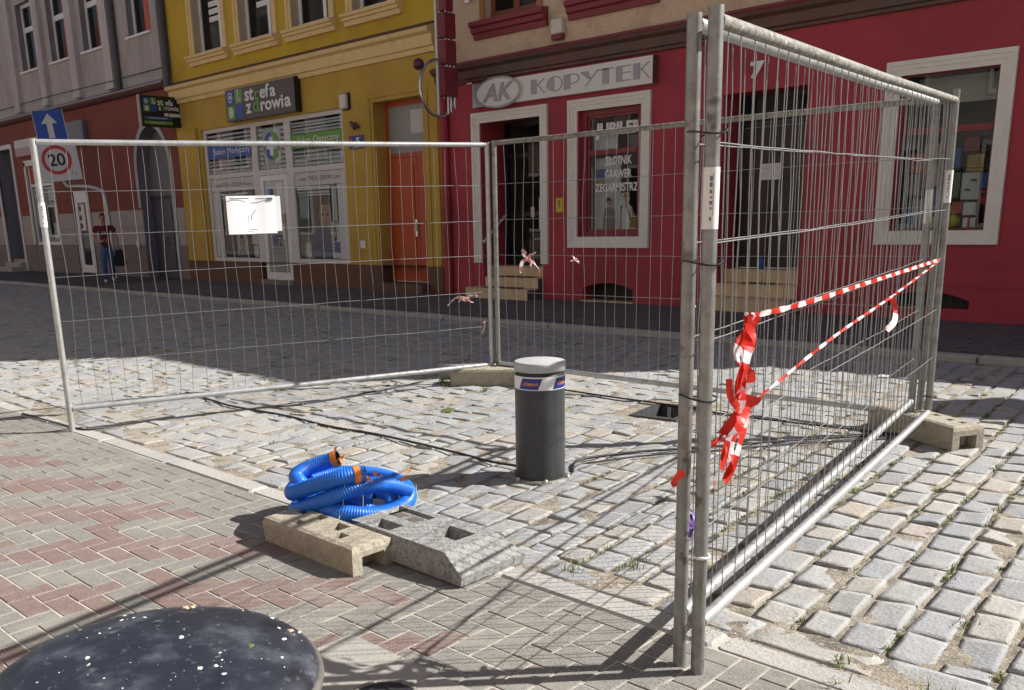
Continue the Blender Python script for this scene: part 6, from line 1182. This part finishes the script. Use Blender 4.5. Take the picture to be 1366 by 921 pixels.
loop([PR(.31, 1.110, -.04), PR(.22, 1.010, -.02), PR(.20, 0.950, -.07), PR(.25, 0.900, -.05), PR(.20, 0.830, -.03)], 0, .06, .4)
loop([PR(.28, 1.100, -.02), PR(.21, 1.030, -.07), PR(.15, 0.930, -.05), PR(.19, 0.880, -.04)], 0, .04, 1.5)
loop([PR(.24, 0.840, -.05), PR(.17, 0.740, -.03), PR(.13, 0.660, -.06), PR(.10, 0.640, -.04)], 1, .05, 1.1)
loop([PR(.22, 0.850, -.04), PR(.12, 0.810, -.07), PR(.07, 0.750, -.05), PR(.055, 0.680, -.04)], 0, .05, .9)
b.build('torn_bundle', TM, bt_)
b = MB(); ribbon([PR(-.08, 0.690, .03), PR(-.10, 0.660, .05), PR(-.085, 0.645, .05)], .026, TM, .03, .4, b, V3((.6, .8, .1))); b.build('torn_end', TM, bt_)
b = MB()
for k in range(8): an = k * .8; b.tube([K0 + V3((.012 * math.cos(an), .012 * math.sin(an), .01 * math.sin(an * 2))), K0 + V3((.014 * math.cos(an + .9), .014 * math.sin(an + .9), -.01 * math.sin(an)))], .007, 5, mi=k % 2)
b.build('knot', TM, bt_)
b = MB(); ribbon([PR(2.36, 1.005, -.02), PR(2.42, 0.930, -.03), PR(2.36, 0.880, -.04), PR(2.26, 0.850, -.03)], .03, TM, .03, .8, b, V3((.6, .8, .1))); b.build('torn_end', TM, bt_)
def scrap(label, c, dirs, seed, w_=.045):
    t = thing('tape_scrap', label, 'tape scrap', c, 0, 'scraps of barrier tape knotted to the wires'); r_ = random.Random(seed); c = V3(c)
    for d in dirs:
        d = V3(d); s_ = d.length; b = ribbon([c + V3((r_.uniform(-.006, .006), 0, r_.uniform(-.006, .006))), c + d * .35 + V3((r_.uniform(-.25, .25) * s_, r_.uniform(-.2, .2) * s_, .22 * s_)), c + d * .75 + V3((r_.uniform(-.2, .2) * s_, r_.uniform(-.2, .2) * s_, 0)), c + d], w_ * .7, None, .015, r_.uniform(-2, 2), None, V3((.6, .8, .1)), r_.randint(0, 1), .4, .05); b.build('end', ['tape_white', 'tape_pale'], t)
    b = MB(); b.tube([c + V3((.011 * math.cos(a * .7), .011 * math.sin(a * .7), -.012 + .0025 * a)) for a in range(11)], .005, 6); b.build('knot', 'tape_pale', t)
M['tape_pale'] = mat('faded_red_film', (0.66, 0.32, 0.28), 0.45, vary=0.2, scale=40)
scrap('faded white scrap of tape tied to the rear panel in front of the shop steps', PB(.36, 1.070), [(-.07, -.02, .09), (-.05, 0, .02), (.05, .02, .07), (-.10, 0, -.10), (.08, .03, -.10), (.02, 0, -.05)], 2)
scrap('tiny pink scrap of tape on the rear panel below the jeweller window', PB(.82, 1.080), [(-.03, 0, .04), (.04, 0, -.02), (-.05, 0, -.01)], 3, .025)
scrap('grey and pink scrap of tape on the left panel near the middle post', PL(3.26, 0.750), [(-.14, -.10, -.05), (-.05, -.05, -.02), (.06, .06, .04), (.03, .05, -.03)], 4, .055)
scrap('small white and red scrap of tape on the middle post', PL(3.42, 0.530), [(-.03, -.06, -.12), (.02, .0, .03)], 5, .03)
scrap('tiny white scrap of tape on the rear panel beside the near posts', PB(1.87, 0.770), [(-.03, 0, .03), (.02, 0, -.02)], 6, .022)
sh = thing('paper_sheet', 'white paper sheet in a plastic sleeve hung on the left fence panel', 'paper sheet', PL(1.45, 1.37))
b = MB(); n = 8
v = [PL(1.26 + .37 * i / n, z, -.02 - .006 * math.sin(i * 1.1) - (.008 if z < 1.45 else 0)) for z in (1.365, 1.50, 1.645) for i in range(n + 1)]
b.add(v, [(i + k * (n + 1), i + 1 + k * (n + 1), i + 1 + (k + 1) * (n + 1), i + (k + 1) * (n + 1)) for k in range(2) for i in range(n)], 0, True); s1 = b.build('sheet', 'white', sh)
b = MB(); v = [PL(1.30 + .375 * i / n, z, -.012) for z in (1.38, 1.64) for i in range(n + 1)]; b.add(v, [(i, i + 1, i + n + 2, i + n + 1) for i in range(n)]); b.build('plastic_sleeve', 'frost_sheet', sh)
M_ = M
b = MB()
for u0, u1, z, t_ in ((1.285, 1.43, 1.625, .004), (1.48, 1.60, 1.622, .004), (1.57, 1.61, 1.618, .012), (1.42, 1.475, 1.395, .003)): b.add([PL(u0, z - t_, -.031), PL(u1, z - t_, -.031), PL(u1, z + t_, -.031), PL(u0, z + t_, -.031)], [(0, 1, 2, 3)])
P = [(1.435, 1.465), (1.437, 1.495), (1.455, 1.525), (1.475, 1.54)]
for i in range(3): b.add([PL(P[i][0], P[i][1], -.031), PL(P[i][0] + .007, P[i][1], -.031), PL(P[i + 1][0] + .007, P[i + 1][1], -.031), PL(P[i + 1][0], P[i + 1][1], -.031)], [(0, 1, 2, 3)])
b.build('print', 'grey_ink', sh)
def purple(label, c, seed):
    t = thing('purple_ribbon', label, 'ribbon', c, 0, 'purple ribbons tied at the posts'); r_ = random.Random(seed); c = V3(c); b = MB()
    for k in range(5): d = V3((r_.uniform(-.07, .03), r_.uniform(-.05, .05), r_.uniform(-.07, .05))); ribbon([c, c + d * .6 + V3((0, 0, .02)), c + d], .014, ['purple'], .02, r_.uniform(-2, 2), b, V3((.6, .8, .2)))
    b.m = [0] * len(b.m); b.build('strand', 'purple', t)
purple('crumpled purple ribbon between the two near posts', NEAR + V3((-.04, .03, .475)), 1); purple('purple ribbon tied at the foot of the middle post', MID + V3((-.02, -.04, .22)), 2)
# ================================================================ DOMED COVER IN THE FOREGROUND
dm = thing('domed_bin', 'dark domed metal cover with white flecks and crumbs at the bottom left corner', 'bin', (-1.100, .492, 0)); dc = (-1.100, .492, 0); dz, dr = .845, .226
prof = [(dr * math.sin(R(a)) / math.sin(R(90)), 0) for a in ()]
b = MB(); b.lathe([(dr - .004, dz - .004)] + [(dr * math.sin(R(a)) * .985, dz + .056 * (math.cos(R(a)))) for a in range(88, -1, -4)], 72, dc); b.build('dome', 'dome', dm)
b = MB(); b.lathe([(dr - .006, dz + .001), (dr + .001, dz + .002), (dr + .0035, dz - .006), (dr, dz - .022), (dr - .01, dz - .024)], 72, dc); b.build('rim', 'dome_rim', dm)
b = MB(); b.lathe([(dr - .03, 0), (dr - .03, dz - .02)], 48, dc); b.build('drum', 'bollard', dm)
b = MB(); b.lathe([(dr - .029, .1), (dr - .02, .11), (dr - .02, .13), (dr - .029, .14)], 48, dc); b.build('hoop', 'dome_rim', dm)
r_ = random.Random(8); fl_ = MB(); cr = MB()
def on_dome(a, q): return dc[0] + dr * .985 * q * math.cos(a), dc[1] + dr * .985 * q * math.sin(a), dz + .056 * math.sqrt(max(0, 1 - q * q))
clus = [(r_.uniform(0, 6.28), math.sqrt(r_.uniform(.02, .85))) for _ in range(13)]
for i_ in range(96):
    if i_ % 2: ca, cq = r_.choice(clus); a, q = ca + r_.gauss(0, .12), min(.95, max(.02, cq + r_.gauss(0, .06)))
    else: a, q = r_.uniform(0, 6.28), math.sqrt(r_.uniform(.0, .93))
    x, y, z = on_dome(a, q); s_ = r_.choice((.0007, .0009, .0012, .0012, .0016, .002, .003)) * r_.uniform(.7, 1.1); rot = r_.uniform(0, 3); ex = r_.uniform(1, 1.9)
    v = []
    for k in range(8): an = k * .785; lx_, ly_ = s_ * ex * math.cos(an) * r_.uniform(.8, 1.15), s_ * math.sin(an) * r_.uniform(.8, 1.15); v.append((x + lx_ * math.cos(rot) - ly_ * math.sin(rot), y + lx_ * math.sin(rot) + ly_ * math.cos(rot), z - .0005))
    v.append((x, y, z + s_ * .38)); fl_.add(v, [(k, (k + 1) % 8, 8) for k in range(8)], 0, True)
struct(fl_.build('flecks', 'fleck', dm), 'stuff')
for (a, q, s_, mk) in ((2.35, .72, .0065, 'dropping'), (2.30, .755, .0055, 'dropping'), (.2, .45, .004, 'fleck'), (.35, .50, .0035, 'fleck'), (1.1, .80, .004, 'fleck'), (1.45, .2, .004, 'fleck'), (3.3, .75, .005, 'olive'), (.9, .6, .005, 'olive'), (1.3, .88, .005, 'dropping'), (4.2, .35, .004, 'fleck'), (5.5, .5, .0035, 'fleck')):
    x, y, z = on_dome(a, q); b = MB(); b.lathe([(0, -.3 * s_), (.9 * s_, 0), (.6 * s_, .32 * s_), (0, .42 * s_)], 9, (x, y, z)); b.v = [(p + r_.uniform(-.25, .25) * s_, q2 + r_.uniform(-.25, .25) * s_, w3) for p, q2, w3 in b.v]; b.sm = [False] * len(b.sm); b.build('crumb', mk, dm)
# small litter
b = MB(); b.add([(-4.93, 4.70, .004), (-4.87, 4.74, .004), (-4.86, 4.80, .02), (-4.92, 4.78, .03), (-4.95, 4.74, .015)], [(0, 1, 2), (0, 2, 3), (0, 3, 4)]); tag(b.build('glass_shard', 'olive'), 'small green glass shard lying on the setts left of the bollard', 'litter')
b = MB(); b.add([(-2.9, 8.0, .012), (-2.83, 8.02, .012), (-2.82, 8.09, .02), (-2.91, 8.07, .02)], [(0, 1, 2, 3)]); tag(b.build('paper_scrap', 'label'), 'tiny white paper scrap on the shaded setts below the far kerb', 'litter')
# ================================================================ TRAFFIC SIGNS
ts = thing('traffic_sign', 'leaning blue arrow sign above a white 20 zone sign on a bent silver post', 'traffic sign', (-24.80, 11.48, PAVE))
SC = V3((-26.35, 10.9, 3.23)); az_ = math.atan2(-SC.y, -SC.x); nf = V3((math.cos(az_), math.sin(az_), 0)); rr = V3((-nf.y, nf.x, 0)); tl = R(5.5)
ri_ = rr * math.cos(tl) + V3((0, 0, 1)) * math.sin(tl); up_ = V3((0, 0, 1)) * math.cos(tl) - rr * math.sin(tl)
def sp(x, z, o=0.0): return SC + ri_ * x + up_ * z + nf * o
def plate(nm, x0, x1, z0, z1, o, mk, parent, t_=.02):
    b = MB(); q = [(x0, z0), (x1, z0), (x1, z1), (x0, z1)]; b.add([sp(x, z, o) for x, z in q] + [sp(x, z, o - t_) for x, z in q], [(0, 1, 2, 3), (7, 6, 5, 4)] + [(i, i + 4, (i + 1) % 4 + 4, (i + 1) % 4) for i in range(4)]); return b.build(nm, mk, parent)
def spoly(nm, P, o, mk, parent): b = MB(); b.add([sp(x, z, o) for x, z in P], [tuple(range(len(P)))]); return b.build(nm, mk, parent)
pz = plate('zone_panel', -.56, .56, -.53, .53, 0, 'traffic_white', ts)
b = MB(); n = 36; v = [sp(r_ * math.cos(2 * math.pi * k / n), .03 + r_ * math.sin(2 * math.pi * k / n), .004) for r_ in (.385, .295) for k in range(n)]; b.add(v, [(i, (i + 1) % n, n + (i + 1) % n, n + i) for i in range(n)]); b.build('red_ring', 'traffic_red', pz)
def sptext(s, x0, x1, z0, z1, o, mk, parent):
    cu = bpy.data.curves.new('t', 'FONT'); cu.body = s; cu.offset = .02; t = bpy.data.objects.new('t', cu); me = bpy.data.meshes.new_from_object(t); bpy.data.objects.remove(t); X = [v.co.x for v in me.vertices]; Y = [v.co.y for v in me.vertices]
    b = MB(); b.add([sp(x0 + (x1 - x0) * (v.co.x - min(X)) / (max(X) - min(X)), z0 + (z1 - z0) * (v.co.y - min(Y)) / (max(Y) - min(Y)), o) for v in me.vertices], [tuple(p.vertices) for p in me.polygons]); bpy.data.meshes.remove(me); b.build('lettering', mk, parent)
sptext('20', -.21, .22, -.13, .20, .005, 'ink', pz)
for x, z in ((.33, -.33), (.42, -.37)): spoly('screw', [(x + .02 * math.cos(k), z + .02 * math.sin(k)) for k in range(6)], .005, 'ink', pz)
pa = plate('arrow_panel', -.36, .42, .54, 1.32, 0, 'traffic_blue', ts)
spoly('arrow', [(-.05, .60), (.10, .60), (.10, .98), (.23, .98), (.025, 1.24), (-.18, .98), (-.05, .98)], .004, 'traffic_white', pa)
b = MB()
for (a, c, z0, z1) in ((-.36, -.345, .54, 1.32), (.405, .42, .54, 1.32)): b.add([sp(a, z0, .003), sp(c, z0, .003), sp(c, z1, .003), sp(a, z1, .003)], [(0, 1, 2, 3)])
b.build('arrow_border', 'traffic_white', pa)
b = MB(); b.tube(smooth_path([(-24.80, 11.48, PAVE), (-24.83, 11.48, 1.2), (-24.90, 11.48, 2.1), (-25.0, 11.46, 2.38), (-25.4, 11.36, 2.5), (-25.8, 11.2, 2.54), sp(.12, -.66, -.09), sp(.03, -.3, -.09), sp(.02, .2, -.08), sp(.03, .9, -.07), sp(.03, 1.25, -.07)], .08), .055, 12); b.build('post', 'galv', ts)
# ================================================================ PEDESTRIAN
def skin_mesh(name, joints_, edges, mk, parent, sub=2, root=0):
    me = bpy.data.meshes.new(name); me.from_pydata([j[0] for j in joints_], edges, []); o = bpy.data.objects.new(name, me); COL.objects.link(o)
    md = o.modifiers.new('skin', 'SKIN'); md.use_smooth_shade = True; md.branch_smoothing = .4; ly = me.skin_vertices[0].data
    for i, j in enumerate(joints_): ly[i].radius = j[1] if isinstance(j[1], tuple) else (j[1], j[1]); ly[i].use_root = (i == root)
    sb_ = o.modifiers.new('sub', 'SUBSURF'); sb_.levels = sub; sb_.render_levels = sub
    dg = bpy.context.evaluated_depsgraph_get(); m2 = bpy.data.meshes.new_from_object(o.evaluated_get(dg)); m2.name = name; bpy.data.objects.remove(o); m2.materials.clear(); m2.materials.append(M[mk])
    m2.polygons.foreach_set('use_smooth', [True] * len(m2.polygons)); return link(name, m2, parent)
pe = thing('person', 'man in maroon t-shirt and jeans walking head down with a black bag', 'person', (0, 0, 0))
# local frame: faces -Y, +X is his left; mid-stride, right forearm across the belly, left arm hanging
J = [((0, 0, .92), (.125, .09)), ((0, .005, 1.08), (.12, .085)), ((0, .0, 1.28), (.155, .10)), ((0, .0, 1.41), (.10, .075)), ((0, -.02, 1.47), (.052, .052)), ((0, -.045, 1.535), (.066, .074)), ((0, -.06, 1.62), (.072, .088)), ((0, -.055, 1.68), (.05, .065)),
     ((-.19, .0, 1.385), .058), ((-.255, .02, 1.12), .046), ((-.20, -.12, .99), .038), ((-.06, -.22, 1.03), .030), ((-.02, -.235, 1.04), (.034, .018)),
     ((.19, .0, 1.385), .058), ((.27, .02, 1.13), .046), ((.29, -.06, .92), .036), ((.295, -.08, .86), .030), ((.30, -.085, .80), (.018, .034)),
     ((-.085, 0, .84), (.092, .092)), ((-.09, -.10, .50), .062), ((-.09, -.06, .10), .042), ((-.09, -.08, .045), (.042, .035)), ((-.10, -.21, .03), (.040, .024)),
     ((.085, 0, .84), (.092, .092)), ((.10, .03, .50), .062), ((.10, .20, .16), .042), ((.10, .22, .10), (.042, .035)), ((.11, .12, .03), (.040, .024))]
E_ = [(0, 1), (1, 2), (2, 3), (3, 4), (4, 5), (5, 6), (6, 7), (2, 8), (8, 9), (9, 10), (10, 11), (11, 12), (2, 13), (13, 14), (14, 15), (15, 16), (16, 17), (0, 18), (18, 19), (19, 20), (20, 21), (21, 22), (0, 23), (23, 24), (24, 25), (25, 26), (26, 27)]
body = skin_mesh('body', J, E_, 'skin', pe)
def chain(nm, pts, mk, parent, sub=1): return skin_mesh(nm, pts, [(i, i + 1) for i in range(len(pts) - 1)], mk, parent, sub)
for k in range(4):
    z = 1.062 - k * .017; chain('finger', [((-.005, -.236, z), .010), ((.032, -.245, z), .009), ((.055 - .004 * abs(k - 1), -.232, z - .004), .007)], 'skin', body)
    chain('finger', [((.286 + k * .011, -.088 + k * .004, .80), .010), ((.29 + k * .011, -.095, .765), .009), ((.292 + k * .011, -.085, .735 + .005 * abs(k - 1)), .007)], 'skin', body)
chain('thumb', [((-.03, -.25, 1.055), .011), ((.0, -.275, 1.075), .010), ((.025, -.272, 1.085), .008)], 'skin', body); chain('thumb', [((.30, -.115, .82), .011), ((.305, -.135, .785), .010), ((.305, -.13, .76), .008)], 'skin', body)
JS = [((0, .0, .80), (.15, .115)), ((0, .0, .90), (.148, .112)), ((0, .005, 1.08), (.135, .10)), ((0, .0, 1.28), (.168, .115)), ((0, .0, 1.40), (.105, .085)), ((0, -.01, 1.445), (.066, .062)), ((-.195, .0, 1.385), .072), ((-.235, .01, 1.23), .068), ((.195, .0, 1.385), .072), ((.24, .01, 1.23), .068)]
shirt = skin_mesh('shirt', JS, [(0, 1), (1, 2), (2, 3), (3, 4), (4, 5), (3, 6), (6, 7), (3, 8), (8, 9)], 'maroon', body)
for x in (-.035, 0, .035): b = MB(); b.box(x - .011, x + .011, -.128, -.120, 1.235 - abs(x) * .1, 1.26); b.build('chest_print', 'label', body)
skin_mesh('jeans', [((0, 0, 1.0), (.132, .098)), ((0, 0, .88), (.15, .112)), ((-.088, 0, .80), (.108, .108)), ((-.092, -.10, .50), .082), ((-.09, -.06, .045), .062), ((.088, 0, .80), (.108, .108)), ((.10, .03, .50), .082), ((.10, .21, .10), .062)], [(0, 1), (1, 2), (2, 3), (3, 4), (1, 5), (5, 6), (6, 7)], 'denim', body)
chain('shoe', [((-.09, -.03, .045), (.048, .046)), ((-.092, -.13, .035), (.048, .038)), ((-.10, -.235, .026), (.038, .026))], 'sign_white', body); chain('shoe', [((.10, .25, .12), (.048, .046)), ((.105, .18, .06), (.048, .038)), ((.11, .10, .026), (.038, .026))], 'sign_white', body)
b = MB(); ns = 10
hv = [(0.076 * math.sin(R(a)) * math.cos(R(t)), -.045 + .092 * math.sin(R(a)) * math.sin(R(t)), 1.635 + .095 * math.cos(R(a))) for a in (0, 25, 50, 75, 100) for t in range(0, 360, 30)]
hv = [(x, y, z if not (y < -.075 and z < 1.665) else 1.668) for x, y, z in hv]
b.add(hv, [(i * 12 + k, i * 12 + (k + 1) % 12, (i + 1) * 12 + (k + 1) % 12, (i + 1) * 12 + k) for i in range(4) for k in range(12)], 0, True); b.build('hair', 'hair', body)
for s in (-1, 1):
    b = MB(); b.lathe([(0, -.012), (.012, 0), (0, .012)], 8, (s * .028, -.138, 1.612)); b.build('eye', 'ink', body); b = MB(); b.lathe([(0, -.028), (.014, -.01), (.016, .012), (0, .028)], 8, (s * .076, -.05, 1.60)); b.build('ear', 'skin', body)
b = MB(); b.prism([(-.138, 1.615), (-.168, 1.575), (-.138, 1.567)], 'x', -.012, .012); b.build('nose', 'skin', body); b = MB(); b.box(-.022, .022, -.137, -.131, 1.543, 1.550); b.build('mouth', 'dark_red', body)
pe.location = (-23.31, 10.60, PAVE); pe.rotation_euler = (0, 0, R(65.5)); pe.scale = (1.0, 1.0, 1.0)
bg = thing('shoulder_bag', 'black cloth bag hanging from the left hand of the walking man', 'bag', (0, 0, 0))
b = MB(); P1 = [(.20, .78), (.40, .78), (.46, .45), (.42, .40), (.20, .38), (.15, .45)]; b.prism(P1, 'y', -.15, -.03); b.prism([(.22, .80), (.38, .80), (.42, .6), (.2, .58)], 'y', -.17, -.15); b.build('pouch', 'bag', bg)
b = MB(); b.tube([(.23, -.09, .77), (.27, -.09, .83), (.30, -.085, .845), (.34, -.09, .82), (.37, -.09, .77)], .012, 6); b.build('handle', 'bag', bg)
bg.location = pe.location; bg.rotation_euler = pe.rotation_euler
